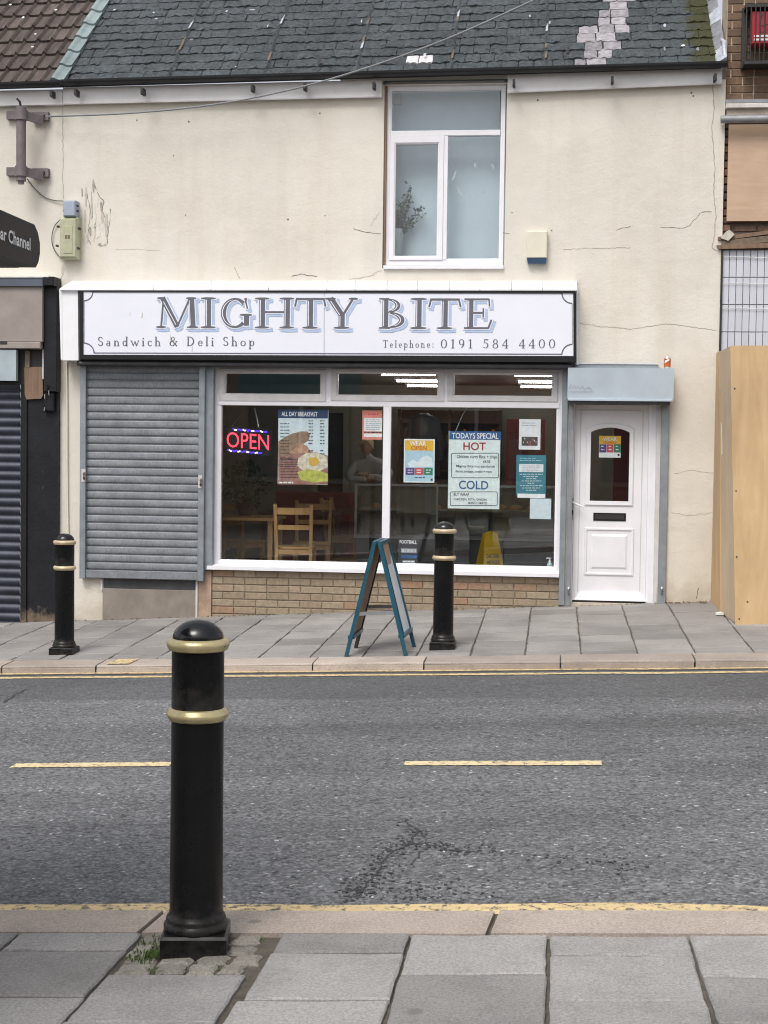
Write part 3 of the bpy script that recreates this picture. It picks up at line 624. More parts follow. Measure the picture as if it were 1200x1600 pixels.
crack_or_edge_shade([(545,436),(575,433),(596,422)], .002, 'faint_crack'); crack_or_edge_shade([(98,168),(99,310)], .0022, 'faint_crack'); crack_or_edge_shade([(180,389),(250,391)], .0012, 'faint_crack')
crack_or_edge_shade([(1053,740),(1080,735),(1114,739)], .0016, 'faint_crack'); crack_or_edge_shade([(1048,800),(1075,806),(1112,801)], .0016, 'faint_crack'); crack_or_edge_shade([(1092,918),(1088,935)], .004); crack_or_edge_shade([(905,560),(890,560)], .002)
crack_or_edge_shade([(786,363),(796,365)], .002); crack_or_edge_shade([(145,283),(150,298),(162,316),(160,330),(166,345)], .003); crack_or_edge_shade([(135,300),(141,330),(137,372),(142,382)], .0025); crack_or_edge_shade([(172,326),(170,352),(167,383),(158,384)], .0025); crack_or_edge_shade([(143,300),(144,335),(150,352),(147,378)], .002)  # after the first, dark ribbons painting the shadow outlines of peeled paint
for x, y in ((214,188),(290,336),(450,343),(500,177),(508,337),(295,190),(840,157),(800,332),(1080,145),(1083,150),(862,360),(271,243)):
    p = at(x, y, 0); r = ru(.006, .014); MB().prism([(p.x+r*math.cos(a)*ru(.6,1.2), p.z+r*math.sin(a)*ru(.6,1.2)) for a in [k*math.pi/3 for k in range(6)]], -.002, .001).build('chip', 'crack_or_edge_shade', shop)

# ------------------------------------------------------------ roof frame
RP = math.radians(40); SV = Vector((0, math.cos(RP), math.sin(RP))); NV = Vector((0, -math.sin(RP), math.cos(RP)))
E0 = at(97, 131, -.11); E1 = at(1128, 101, -.11); EZ = (E1.z-E0.z)/(E1.x-E0.x)
def RF(x, s, h): return Vector((x, -.11, E0.z+EZ*(x-E0.x))) + SV*s + NV*h
XS0 = at(101, 130, -.11).x; XS1 = at(1122, 100, -.11).x
roof = MB().hexa([RF(XS0,-.02,-.03), RF(XS1+.03,-.02,-.03), RF(XS1+.03,4.2,-.03), RF(XS0,4.2,-.03), RF(XS0,-.02,-.004), RF(XS1+.03,-.02,-.004), RF(XS1+.03,4.2,-.004), RF(XS0,4.2,-.004)]).build('roof', 'roof_felt', shop)
def proj(p):
    d = Vector(p)-CAM; z = d.dot(fwd); return 600+FPX*d.dot(right)/z, 800+FPX*d.dot(down)/z
bare = [(975,5),(1015,0),(945,25),(975,28),(930,45),(950,45),(965,48),(905,58),(930,60),(955,60),(905,68),(930,70),(950,68),(905,80),(930,78),(945,92),(960,88),(900,92),(935,95),(970,15),(960,35)]
def inpoly(x, y):        # bare wedge outline
    lo = 893+(95-y)*.62+ (8 if y > 70 else 0); hi = 958+(95-y)*.28; return lo-4 < x < hi+6 and y < 102
gauge = .185; wid = .155; rest = MB(); bare_rest = MB(); moss_rest = MB()
rr = 0
def slate_at(x0, x1, s0, s1, dst=None, th=.016, lump=.012):
    j = lambda k=.012: ru(-k, k)
    m = MB() if dst is None else dst; NXs, NS = 5, 4; t = th*ru(.6, 1.3); xa, xb = x0+.002+j(.004), x1-.002+j(.004); vs = []
    lo = [s0+j(.012)+.022*mnoise.noise(Vector((x0*9+i*.7, s0*5, 2))) for i in range(NXs+1)]
    for r in range(NS+1):
        for i in range(NXs+1):
            u = i/NXs; x = xa+(xb-xa)*u; v = r/NS; s_ = lo[i]+(s1-lo[i])*v
            h = .004+t*(1-v)+.004*v+lump*(mnoise.noise(Vector((x*17, s_*17, 1)))+.5*mnoise.noise(Vector((x*41, s_*41, 4))))*(1-.7*v)
            if i in (0, NXs): h -= t*.18
            vs.append(RF(x+(j(.005) if 0 < r else 0), s_, h))
    b0 = [RF(xa+(xb-xa)*i/NXs, lo[i], -.003) for i in range(NXs+1)]; W_ = NXs+1; n0 = len(vs)
    sL = [RF(xa, s0, -.003), RF(xa, s1, -.003), RF(xb, s0, -.003), RF(xb, s1, -.003)]
    fs = [(r*W_+i, r*W_+i+1, (r+1)*W_+i+1, (r+1)*W_+i) for r in range(NS) for i in range(NXs)]+[(n0+i, n0+i+1, i+1, i) for i in range(NXs)]
    k = n0+W_; fs += [(k+1, k, *[r*W_ for r in range(NS+1)])]+[(k+2, k+3, *[r*W_+NXs for r in range(NS, -1, -1)])]
    m.add(vs+b0+sL, fs); return m
for row in range(20):
    s0 = row*gauge; x = XS0-(wid/2 if row % 2 else 0)+ru(-.03, .03)
    while x < XS1:
        w = wid*ru(.75, 1.3); a0, a1 = max(x, XS0), min(x+w, XS1); x += w
        if a1-a0 < .05: continue
        px, py = proj(RF((a0+a1)/2, s0+gauge/2, 0))
        mt = 'slate'; th = .018; lm = .013
        if inpoly(px, py): mt = 'bare_slate'; th = .012; lm = .002; a0 += .005; a1 -= .005
        elif px > 1035: mt = 'mossy'
        elif 642 < px < 668 and 88 < py < 103: mt = 'white_slate'
        if row <= 6: slate_at(a0, a1, s0, s0+gauge*1.18, None, th, lm).build('slate', mt, roof)
        else: slate_at(a0, a1, s0, s0+gauge*1.18, {'bare_slate': bare_rest, 'mossy': moss_rest}.get(mt, rest), th, lm)
tag(bare_rest.build('upper_bare_slates', 'bare_slate', roof), kind='stuff'); tag(moss_rest.build('upper_mossy_slates', 'mossy', roof), kind='stuff')
tag(rest.build('upper_slates', 'slate', roof), kind='stuff')
# sealed ribs running up the roof, pale scars and two holes where the coating has gone
for px in (262, 412, 556, 704, 852):
    X = at(px, 118, -.11).x; m = MB(); vs = []
    for k in range(40):
        s = -.01+k*.1; hw = .022*ru(.6, 1.3); c_ = X+ru(-.012, .012); vs += [RF(c_-hw, s, .012), RF(c_, s, .034*ru(.8, 1.2)), RF(c_+hw, s, .012)]
    m.add(vs, [f for k in range(39) for f in ((3*k, 3*k+1, 3*k+4, 3*k+3), (3*k+1, 3*k+2, 3*k+5, 3*k+4))]); m.build('sealed_rib', 'slate', roof)
    for sp in range(3):
        s = ru(.05, 1.4); MB().add([RF(X-.012, s, .036), RF(X+.01, s+.02, .038), RF(X+.014, s+ru(.1,.25), .038), RF(X-.008, s+.12, .037)], [(0,1,2,3)]).build('rust_streak' if sp else 'pale_scar', 'wood_rot' if sp else 'lead_bright', roof)
def scar(px, py, w, h, mt):
    d = ray(px, py); t = (RF(0, 0, 0)-CAM).dot(NV)/d.dot(NV); P = CAM+d*t; n = 7
    vs = [P+Vector((math.cos(a)*w*ru(.5, 1.1), 0, 0))+SV*(math.sin(a)*h*ru(.5, 1.1))+NV*.034 for a in [k*2*math.pi/n for k in range(n)]]
    MB().add(vs, [tuple(range(n))]).build('roof_scar', mt, roof)
for q in ((500,101,.03,.05,'iron'), (513,106,.05,.012,'iron'), (241,24,.02,.02,'lead_bright'), (245,34,.016,.02,'lead_bright'), (355,22,.014,.03,'lead_bright'), (395,20,.05,.02,'lead_bright'), (180,20,.02,.03,'lead_bright'), (664,90,.02,.03,'lead_bright'), (887,85,.02,.06,'iron'), (828,30,.012,.04,'lead_bright'), (859,40,.01,.04,'lead_bright'), (1038,45,.018,.05,'lead_bright'), (1067,76,.03,.02,'litter'), (1038,82,.012,.06,'lead'), (1090,82,.02,.05,'lead'), (300,66,.02,.02,'lead'), (565,38,.008,.05,'lead_bright'), (419,45,.008,.03,'lead_bright'), (369,109,.012,.012,'lead_bright')): scar(*q)
# lead flashing at the party wall
for k in range(9):
    s = -.02+k*.28; MB().hexa([RF(XS1-.02,s,.01), RF(XS1+.07,s,.01), RF(XS1+.07,s+.3,.01), RF(XS1-.02,s+.3,.01), RF(XS1-.01,s,.03), RF(XS1+.075,s,.10*ru(.6,1.2)), RF(XS1+.075,s+.3,.08), RF(XS1-.01,s+.3,.02)]).build('flashing', 'lead_bright' if k in (0, 3) else 'lead', roof)
MB().tube([RF(XS1+.06, .02, .05), RF(XS1+.07, .25, .10), RF(XS1+.05, .4, .07)], [.02, .03, .012], 8).build('flashing', 'lead_bright', roof)

# gutter with brackets, fascia boards
def gutter(pa, pb, parent, n=14):
    a_, b2 = at(*pa, -.155), at(*pb, -.155); m = MB(); vs = []
    prof = [(math.cos(t)*.05, math.sin(t)*.05) for t in [math.pi+k*math.pi/8 for k in range(9)]]
    prof += [(x*.88, z*.88) for x, z in prof[::-1]]
    for p in (a_, b2):
        for y, z in prof: vs.append((p.x, -.155+y, p.z+z))
    k = len(prof); m.add(vs, [(i, (i+1) % k, k+(i+1) % k, k+i) for i in range(k)]+[tuple(range(k-1, -1, -1)), tuple(range(k, 2*k))], 0, False)
    return m.build('gutter', 'black_gutter', parent, recalc=True)
gut = gutter((97, 126), (1137, 97), shop)
for x, y in ((222,132),(394,127),(476,125),(584,123),(803,119),(957,114),(1118,110)):
    p = at(x, y+7, -.2); MB().box(p.x-.012, p.x+.012, -.215, -.1, p.z-.05, p.z+.012).tube([(p.x, -.205, p.z-.035), (p.x, -.20, p.z-.06)], .013, 6).build('gutter_bracket', 'black_gutter', gut)
def tiltboard(name, mat, parent, a, b2, h, Y0, Y1):     # board whose lower edge runs a->b2 (pixels)
    A, B = at(*a, Y0), at(*b2, Y0)
    return MB().hexa([(A.x,Y0,A.z),(B.x,Y0,B.z),(B.x,Y1,B.z),(A.x,Y1,A.z),(A.x,Y0,A.z+h),(B.x,Y0,B.z+h),(B.x,Y1,B.z+h),(A.x,Y1,A.z+h)]).build(name, mat, parent)
fb = part('fascia_board', at(500, 150, -.05), shop)
tiltboard('board', 'fascia_white', fb, (98.5, 162), (596, 150.5), .16, -.06, -.004); tiltboard('board', 'fascia_white', fb, (793, 144), (1128, 130), .17, -.06, -.004)
tiltboard('bead', 'upvc_dirty', fb, (98.5, 163), (596, 151.5), .012, -.067, -.0605); tiltboard('bead', 'upvc_dirty', fb, (793, 145), (1128, 131), .012, -.067, -.0605)

# ------------------------------------------------------------ upper window
uw = part('upper_window', at(700, 419, .05), shop); Y = .05
def frame(px_out, px_in, Y0, Y1, mat, parent, name='frame', lip=.010):
    """mitred frame between two surveyed rectangles, with a sloped inner bead"""
    o = rect(*px_out, Y0); i = rect(*px_in, Y0); m = MB()
    O = [(o[0],o[2]),(o[1],o[2]),(o[1],o[3]),(o[0],o[3])]; I = [(i[0],i[2]),(i[1],i[2]),(i[1],i[3]),(i[0],i[3])]
    c = .4*min(i[0]-o[0], o[1]-i[1], o[3]-i[3], i[2]-o[2]); c = max(.002, min(c, .02))
    J = [(i[0]-c,i[2]-c),(i[1]+c,i[2]-c),(i[1]+c,i[3]+c),(i[0]-c,i[3]+c)]
    vs = [(x,Y1,z) for x,z in O]+[(x,Y0,z) for x,z in O]+[(x,Y0,z) for x,z in J]+[(x,Y0+lip,z) for x,z in I]+[(x,Y1,z) for x,z in I]
    fs = []
    for k in range(4):
        n = (k+1) % 4
        fs += [(k, n, 4+n, 4+k), (4+k, 4+n, 8+n, 8+k), (8+k, 8+n, 12+n, 12+k), (12+k, 12+n, 16+n, 16+k), (16+k, 16+n, n, k)]
    return m.add(vs, fs).build(name, mat, parent)
frame((604,134,788,414), (611,141,781,404), Y, Y+.07, 'upvc', uw)
pbox('transom', 'upvc', uw, (610.5,203.5,781.5,212), Y-.004, Y+.066, .003); pbox('mullion', 'upvc', uw, (692.5,212.3,699,406), Y-.005, Y+.066, .003)
frame((609,212.5,692.3,406), (617.5,225,683,399.5), Y-.012, Y+.06, 'upvc', uw, 'sash', .012)
pbox('pane', 'glass_up', uw, (611,140,781,204), Y+.03, Y+.036); pbox('pane', 'glass_up', uw, (617,224,684,400), Y+.028, Y+.034); pbox('pane', 'glass_up', uw, (698.5,212,781,405), Y+.031, Y+.037)
pbox('sill', 'upvc', uw, (599,414.5,787,420), -.03, .1, .003); pbox('reveal_trim', 'old_wood', uw, (599.4,132,603.2,414), .02, .1)
pbox('head_trim', 'upvc_dirty', uw, (603.5,127,788,133.6), .03, .11); pbox('vent', 'p_grey', uw, (612,147,627,163), Y+.022, Y+.029)
# smears on the panes
for x, y, a, l in ((710,275,1.2,.12),(718,300,-1.0,.14),(735,305,1.1,.05),(742,258,-1.3,.06),(770,260,-1.0,.06),(756,300,1.2,.04)):
    p = at(x, y, Y+.027); d = Vector((math.cos(a), 0, math.sin(a))); n = Vector((-d.z, 0, d.x)); vs = []
    for k in range(7):
        t = k/6-.5; w = .014*(1-abs(2*t))**.7+.0008; q = p+d*l*t+n*.03*(t*t)
        vs += [q+n*w*ru(.5,1.1), q-n*w*ru(.5,1.1)]
    MB().add(vs, [(2*k, 2*k+1, 2*k+3, 2*k+2) for k in range(6)]).build('smear', 'smear', uw)
box('roller_blind', 'blind', uw, UW[0]-.05, UW[1]+.05, .30, .32, UW[2]-.1, 5.3)
vt = thing('potted_plant', at(625, 398, .19), 'leafy branches in a pale vase behind the upstairs window', 'plant')
p = at(617, 404, .2); p.y = .2; MB().lathe([(.05,0),(.08,.05),(.085,.16),(.09,.24),(.085,.29)], p, 20).build('vase', 'vase', vt)
m = MB(); br = MB()
for k in range(15):
    tip = at(*random.choice([(641,292),(660,325),(633,330),(622,320),(648,345),(628,345),(640,310),(618,335),(650,360),(630,365),(635,350),(622,350)]), .2+ru(-.06,.06))+Vector((ru(-.03,.03), 0, ru(-.03,.03)))
    a_ = p+Vector((ru(-.04,.04), 0, .2)); pts = [a_.lerp(tip, t)+Vector((.03*math.sin(3*t), 0, .02*math.sin(5*t))) for t in (0, .35, .7, 1)]; br.tube(pts, .0025, 5)
    for j in range(34):
        q = a_.lerp(tip, ru(.25, 1.02))+Vector((ru(-.02,.02), ru(-.02,.02), ru(-.02,.02))); d = Vector((ru(-1,1), ru(-1,1), ru(-.4,1))).normalized(); l = ru(.028, .05); n = d.cross(Vector((ru(-1,1), ru(-1,1), ru(-1,1)))).normalized()*l*.3
        m.add([q, q+d*l*.5+n, q+d*l, q+d*l*.5-n], [(0,1,2,3)])
m.build('foliage', 'leaf_dark', vt); br.build('stems', 'leaf_dark', vt)

# ------------------------------------------------------------ shop window
sw = part('shop_window', at(600, 895, .03), shop); Y = .03
frame((334,573,877,890), (345,581,868,880), Y, Y+.07, 'upvc', sw)
def vbar(name, px, Y0, Y1, c=.003, mat='upvc'): return pbox(name, mat, sw, px, Y0, Y1, c)
A = rect(340, 622, 875, 636, Y)
box('transom', 'upvc', sw, A[0], A[1], Y-.006, Y+.068, at(600, 635.5, Y).z, at(600, 626, Y).z, .004)
vbar('mullion', (597.5,635.5,609.5,883), Y-.008, Y+.066)
for q_ in ((508.5,577,517.5,627),(693.5,577,699.5,627)): vbar('vent_mullion', q_, Y-.002, Y+.06)
for o, i in (((342,577,509,626.5), (352,584,500,615)), ((517,577,694,626.5), (528,584,683,617)), ((699,577.5,871,627), (710,586,862,618))):
    frame(o, i, Y-.014, Y+.05, 'upvc_dirty', sw, 'vent_sash', .014); pbox('pane', 'glass', sw, (i[0]-1, i[1]-1, i[2]+1, i[3]+1), Y+.02, Y+.026)
pbox('pane', 'glass', sw, (345,635,598,880), Y+.03, Y+.036); pbox('pane', 'glass', sw, (609,635,869,884), Y+.03, Y+.036)
x0, x1 = SF[0]-.01, SF[1]-.015; zs_ = at(600, 896, -.06).z
MB().hexa([(x0,-.06,zs_),(x1,-.06,zs_),(x1,.05,zs_),(x0,.05,zs_),(x0,-.06,zs_+.035),(x1,-.06,zs_+.035),(x1,Y-.001,zs_+.055),(x0,Y-.001,zs_+.055)]).build('sill', 'upvc', sw)
# steel posts either side of the window, dark roller housing under the sign
box('steel_post', 'galv_rail', shop, *[at(q, 730, -.04).x for q in (319.5, 333)], -.05, .029, at(326, 891, -.05).z, at(326, 570, -.05).z, .004)
box('steel_post', 'galv_rail', shop, *[at(q, 730, -.04).x for q in (876.5, 885.5)], -.04, .08, at(880, 946, -.04).z, at(880, 566, -.04).z, .003)
# stall riser of buff bricks
X0, X1 = at(331, 930).x, at(876, 930).x; Z1 = zs_-.003
sr = box('stall_riser', 'buff_mortar', shop, X0, X1, .012, .2, -.5, Z1)
ch_ = .0745; z = Z1; k = 0
while z > zfar(X0, 0)-.05:
    x = X0-(.1125 if k % 2 else 0)
    while x < X1:
        a0, a1 = max(x, X0)+.004, min(x+.225, X1)-.004; x += .225
        if k % 3 == 2 and rnd() < .3: a1 = min(a1, (a0+a1)/2+.0); x -= .11
        if a1-a0 < .03 or z < zfar((a0+a1)/2, 0)-.01: continue
        MB().cbox(a0, a1, .002+ru(-.002, .002), .06, z-ch_+.005, z-.005, .004).build('brick', 'buff_brick', sr)
    z -= ch_; k += 1
box('pillar', 'buff_pillar', shop, at(310, 930).x, at(330.5, 930).x, -.012, .05, -.5, at(320, 891).z, .004)
# grey rendered panel below the shutter with its dark slot
pbox('grey_panel', 'grey_render', shop, (160,921,306,985), -.02, .02, .004); pbox('slot', 'soffit', shop, (162,906,306,921), -.008, .02)
pbox('panel_edge', 'upvc_dirty', shop, (305.5,905,308.5,968), -.024, .02); pbox('panel_edge', 'upvc_dirty', shop, (157,905,160,922), -.024, .02)

# ------------------------------------------------------------ door
dr = part('door', at(955, 940, .09), shop); YD = .085
frame((888,622,1029,946), (896,632,1011.5,938), YD-.025, YD+.06, 'upvc', dr, 'door_frame', .01)
gx0, gx1, gz0, gz1 = rect(922.5, 668, 983, 783, YD); gm = at(952, 675.5, YD).z
def arch(x0, x1, z0, zs, zt, n=10):                     # outline ccw from lower left
    cx = (x0+x1)/2; return [(x0,z0), (x1,z0)]+[(x1+(x0-x1)*k/n, zs+(zt-zs)*math.sin(math.pi*k/n)**.8) for k in range(n+1)]
lx0, lx1, lz0, lz1 = rect(896.5, 633, 1011, 938, YD)
# leaf: face with arched opening built as strips
op = arch(gx0, gx1, gz0, gm, gz1); m = MB(); top = op[2:]
m.box(lx0, gx0, YD, YD+.05, lz0, lz1); m.box(gx1, lx1, YD, YD+.05, lz0, lz1); m.box(gx0, gx1, YD, YD+.05, lz0, gz0)
for (xa, za), (xb, zb) in zip(top, top[1:]): m.hexa([(xb,YD,zb),(xa,YD,za),(xa,YD+.05,za),(xb,YD+.05,zb),(xb,YD,lz1),(xa,YD,lz1),(xa,YD+.05,lz1),(xb,YD+.05,lz1)])
m.build('leaf', 'upvc', dr)
ox0, ox1, oz0, oz1 = rect(914, 660, 991, 791.5, YD); oo = arch(ox0, ox1, oz0, at(952, 669, YD).z, oz1)
m = MB(); n = len(op); rings = [[(x, YD-.001, z) for x, z in oo], [(x+(gx0+gx1-2*x)*.03, YD-.014, z+(gz0+gz1-2*z)*.02) for x, z in oo], [(x, YD-.012, z) for x, z in op], [(x, YD+.02, z) for x, z in op]]
m.add([v for r in rings for v in r], [(r*n+k, r*n+(k+1) % n, (r+1)*n+(k+1) % n, (r+1)*n+k) for r in range(3) for k in range(n)]); m.build('glazing_bead', 'upvc', dr)
MB().prism([(x, z) for x, z in op], YD+.02, YD+.026).build('pane', 'glass', dr)
def panel(px, dep, name='panel'):
    a = rect(*px, YD); m = MB(); q = lambda d: [(a[0]+d,a[2]+d),(a[1]-d,a[2]+d),(a[1]-d,a[3]-d),(a[0]+d,a[3]-d)]
    lv = [(0, .001), (.008, -dep), (.022, -dep), (.03, -.002), (.065, -.002), (.085, -dep*.9)]
    vs = [(x, YD+y, z) for d, y in lv for x, z in q(d)]
    m.add(vs, [(r*4+k, r*4+(k+1) % 4, (r+1)*4+(k+1) % 4, (r+1)*4+k) for r in range(len(lv)-1) for k in range(4)]+[tuple(range((len(lv)-1)*4, len(lv)*4))]); m.build(name, 'upvc', dr)
panel((912.5, 824.5, 990.5, 899.5), .012)
for q in ((904.5,641,906,925),(1001.5,641,1003,925),(904.5,640,1003,641.5)): pbox('groove', 'upvc_dirty', dr, q, YD-.0015, YD+.01)
lp = pbox('letter_plate', 'black_frame', dr, (927,801.5,978,814), YD-.008, YD+.01, .003); pbox('flap', 'iron', lp, (930,804,975,811.5), YD-.011, YD+.0)
a = rect(896, 925, 1010, 938, YD); MB().hexa([(a[0],YD-.045,a[2]),(a[1],YD-.045,a[2]),(a[1],YD-.001,a[2]),(a[0],YD-.001,a[2]),(a[0]+.06,YD-.02,a[3]),(a[1]-.06,YD-.02,a[3]),(a[1]-.06,YD-.001,a[3]),(a[0]+.06,YD-.001,a[3])]).build('weather_bar', 'upvc', dr)
box('threshold', 'stone_trim', dr, lx0-.03, lx1+.02, YD-.07, YD+.03, lz0-.09, lz0-.022, .003); box('draught_gap', 'iron', dr, lx0, lx1, YD-.03, YD+.03, lz0-.0215, lz0-.001)
h = part('handle', at(894, 800, YD), dr); pbox('backplate', 'steel', h, (892.5,778,896.5,812), YD-.034, YD-.024, .002)
A, B = at(894.5, 785, YD-.06), at(911, 792, YD-.07); MB().tube([A+Vector((0,.03,0)), A, B], [.009,.009,.007], 8).build('lever', 'upvc', h); pbox('keyhole', 'iron', h, (893.6,797,895.6,804), YD-.037, YD-.033)
pbox('door_post', 'galv_rail', shop, (887,628,894,947), -.03, .03, .003); pbox('door_post', 'galv_rail', shop, (1030.5,626,1043,948), -.035, .01, .003)
pbox('jamb_trim', 'upvc_dirty', shop, (1023.5,630,1029.5,945), .02, .07)
for q in (888.5, 1034): p = at(q, 921, -.05); MB().tube([p+Vector((0,.02,.02)), p+Vector((0,-.02,.015)), p+Vector((0,-.02,-.02)), p+Vector((0,.01,-.035))], .011, 8).build('post_lock', 'steel', shop)

# ================================================================== LEFT ROLLER SHUTTER
a = rect(125, 566, 320, 905, -.07)
rs = thing('roller_shutter', ((a[0]+a[1])/2, -.05, a[2]), 'closed ribbed grey steel roller shutter left of the shop window', 'roller shutter')
sx0, sx1 = at(132.5, 740, -.06).x, at(311, 740, -.06).x; st0, st1 = at(220, 892, -.06).z, at(220, 570, -.06).z; ns = 26; ph = (st1-st0)/ns
for k in range(ns):
    z = st0+k*ph; prof = [(-.022,0.0),(-.022,.09),(-.033,.13),(-.036,.2),(-.037,.5),(-.0355,.82),(-.034,.90),(-.028,.94),(-.022,.97),(-.022,1.0)]; m = MB()
    vs = [(x, y-.012+ru(-.0006,.0006), z+t*ph) for x in (sx0, sx1) for y, t in prof]; n = len(prof); m.add(vs, [(i, n+i, n+i+1, i+1) for i in range(n-1)], 0, True); m.build('slat', 'galv', rs)
box('bottom_bar', 'galv', rs, sx0, sx1, -.075, -.022, at(220, 904.5, -.07).z, st0-.001, .004)
for q in ((124.5, 133.5), (309.5, 319)):
    box('guide_rail', 'galv_rail', rs, at(q[0], 740, -.09).x, at(q[1], 740, -.09).x, -.09, -.001, at(220, 906, -.09).z, at(220, 572, -.09).z, .004)
for x, y in ((130, 742), (312.5, 752)):
    p = at(x, y, -.1); lk = box('lock_plate', 'upvc_dirty', rs, p.x-.02, p.x+.022, -.096, -.0905, p.z-.07, p.z+.06)
    MB().tube([p+Vector((.01,.01,.02)), p+Vector((.012,-.02,.01)), p+Vector((.012,-.02,-.03)), p+Vector((.008,.008,-.04))], .012, 8).build('lock', 'wood_rot', lk)

# ================================================================== SHOP SIGN
YS = -.24
a = rect(94, 448, 901, 562, YS)
sg = thing('shop_sign', ((a[0]+a[1])/2, YS/2, a[2]), 'long white shop fascia sign with grey serif lettering in a black frame', 'sign')
def quad_px(name, mat, parent, pts, Y0, Y1): return ppoly(pts, Y0, Y1).build(name, mat, parent)
quad_px('box_body', 'soffit', sg, [(122,451),(899,450),(900,558),(123,562)], YS+.02, -.001)
quad_px('end_panel', 'sign_box_white', sg, [(97,451.5),(121.6,452),(122.6,563),(98,563)], YS+.018, -.001); quad_px('end_edge', 'sign_box_white', sg, [(92.5,452),(96.6,452),(97.6,562),(95,562)], YS+.04, -.001)
quad_px('end_edge', 'sign_box_white', sg, [(900.4,447),(903.5,445),(903.8,570),(900.8,570)], -.1, -.001)
# sloping white capping, in lengths
caps = [93, 240, 330, 420, 511, 555, 605, 652, 702, 750, 799, 848, 902]
for x0, x1 in zip(caps, caps[1:]):
    A, B = at(x0, 452.5, YS), at(x1, 451.5-.0*x1, YS); ta = at(x0+(18 if x0 < 100 else 0), 438.5, -.06); tb = at(x1, 438.5+(1 if x1 > 700 else 0), -.06)
    zA = at(500, 452, YS).z; zT = at(500, 438.5, -.06).z
    MB().hexa([(A.x+.002,YS-.012,zA-.012),(B.x-.002,YS-.012,zA-.012),(B.x-.002,-.001,zA-.012),(A.x+.002,-.001,zA-.012),(A.x+.002,YS-.012,zA+.002),(B.x-.002,YS-.012,zA+.002),(tb.x-.002,-.04,zT),(ta.x+.002,-.04,zT)]).add([(ta.x+.002,-.04,zT),(tb.x-.002,-.04,zT),(tb.x-.002,-.001,zT+.004),(ta.x+.002,-.001,zT+.004)], [(0,1,2,3)]).build('capping', 'sign_box_white', sg)
fr_ = part('frame', at(512, 503, YS), sg)
for pts in ([(124,451.5),(899,452.0),(895.5,458),(130,455.5)], [(124,451.7),(130,455.7),(130,554),(124.5,561)], [(895.7,458.2),(899.2,452.2),(899.5,566),(896,556)], [(130,554.2),(896,556.2),(899.3,566),(124.7,561.2)]): quad_px('frame_bar', 'black_frame', fr_, pts, YS-.01, YS+.02)
quad_px('board', 'sign_white', sg, [(129.5,455),(506,455.8),(506,555.5),(129.5,554.5)], YS, YS+.018); quad_px('board', 'sign_white', sg, [(506.8,455.8),(896,457.5),(896,556.5),(506.8,555.5)], YS, YS+.018)
YL = YS-.002
def ribbon2d(P, W, off):
    m = []; 
    vs = []
    for k, (x, z) in enumerate(P):
        xa, za = P[max(k-1, 0)]; xb, zb = P[min(k+1, len(P)-1)]; dx, dz = xb-xa, zb-za; l = math.hypot(dx, dz) or 1; w = W[k]/2
        vs += [(x-dz/l*w, z+dx/l*w), (x+dz/l*w, z-dx/l*w)]
    return vs, [(2*k+1, 2*k+3, 2*k+2, 2*k) for k in range(len(P)-1)]
# border rule with scalloped corners
def pline(pts, w, Y, mat, parent, name):
    P = [at(x, y, Y) for x, y in pts]; vs, fs = ribbon2d([(p.x, p.z) for p in P], [w]*len(P), 0); return MB().add([(x, Y, z) for x, z in vs], fs).build(name, mat, parent)
def arcp(cx, cy, r, a0, a1, n=8): return [(cx+r*math.cos(math.radians(a0+(a1-a0)*k/n)), cy+r*math.sin(math.radians(a0+(a1-a0)*k/n))) for k in range(n+1)]
bd = part('border', at(512, 503, YL), sg)
pline(arcp(131,456,14,90,0)[:], .012, YL, 'sign_ink', bd, 'scallop'); pline(arcp(894,458,16,180,90), .012, YL, 'sign_ink', bd, 'scallop'); pline(arcp(131,552,16,-90,0), .012, YL, 'sign_ink', bd, 'scallop'); pline(arcp(894,554,16,180,270), .012, YL, 'sign_ink', bd, 'scallop')
pline([(147,551.5),(500,552.5),(878,553.5)], .011, YL, 'sign_ink', bd, 'rule'); pline([(145,457),(510,457.8),(878,459)], .008, YL, 'p_grey', bd, 'rule'); pline([(131.5,470),(131.5,536)], .008, YL, 'p_grey', bd, 'rule'); pline([(894,474),(894.5,538)], .008, YL, 'p_grey', bd, 'rule')

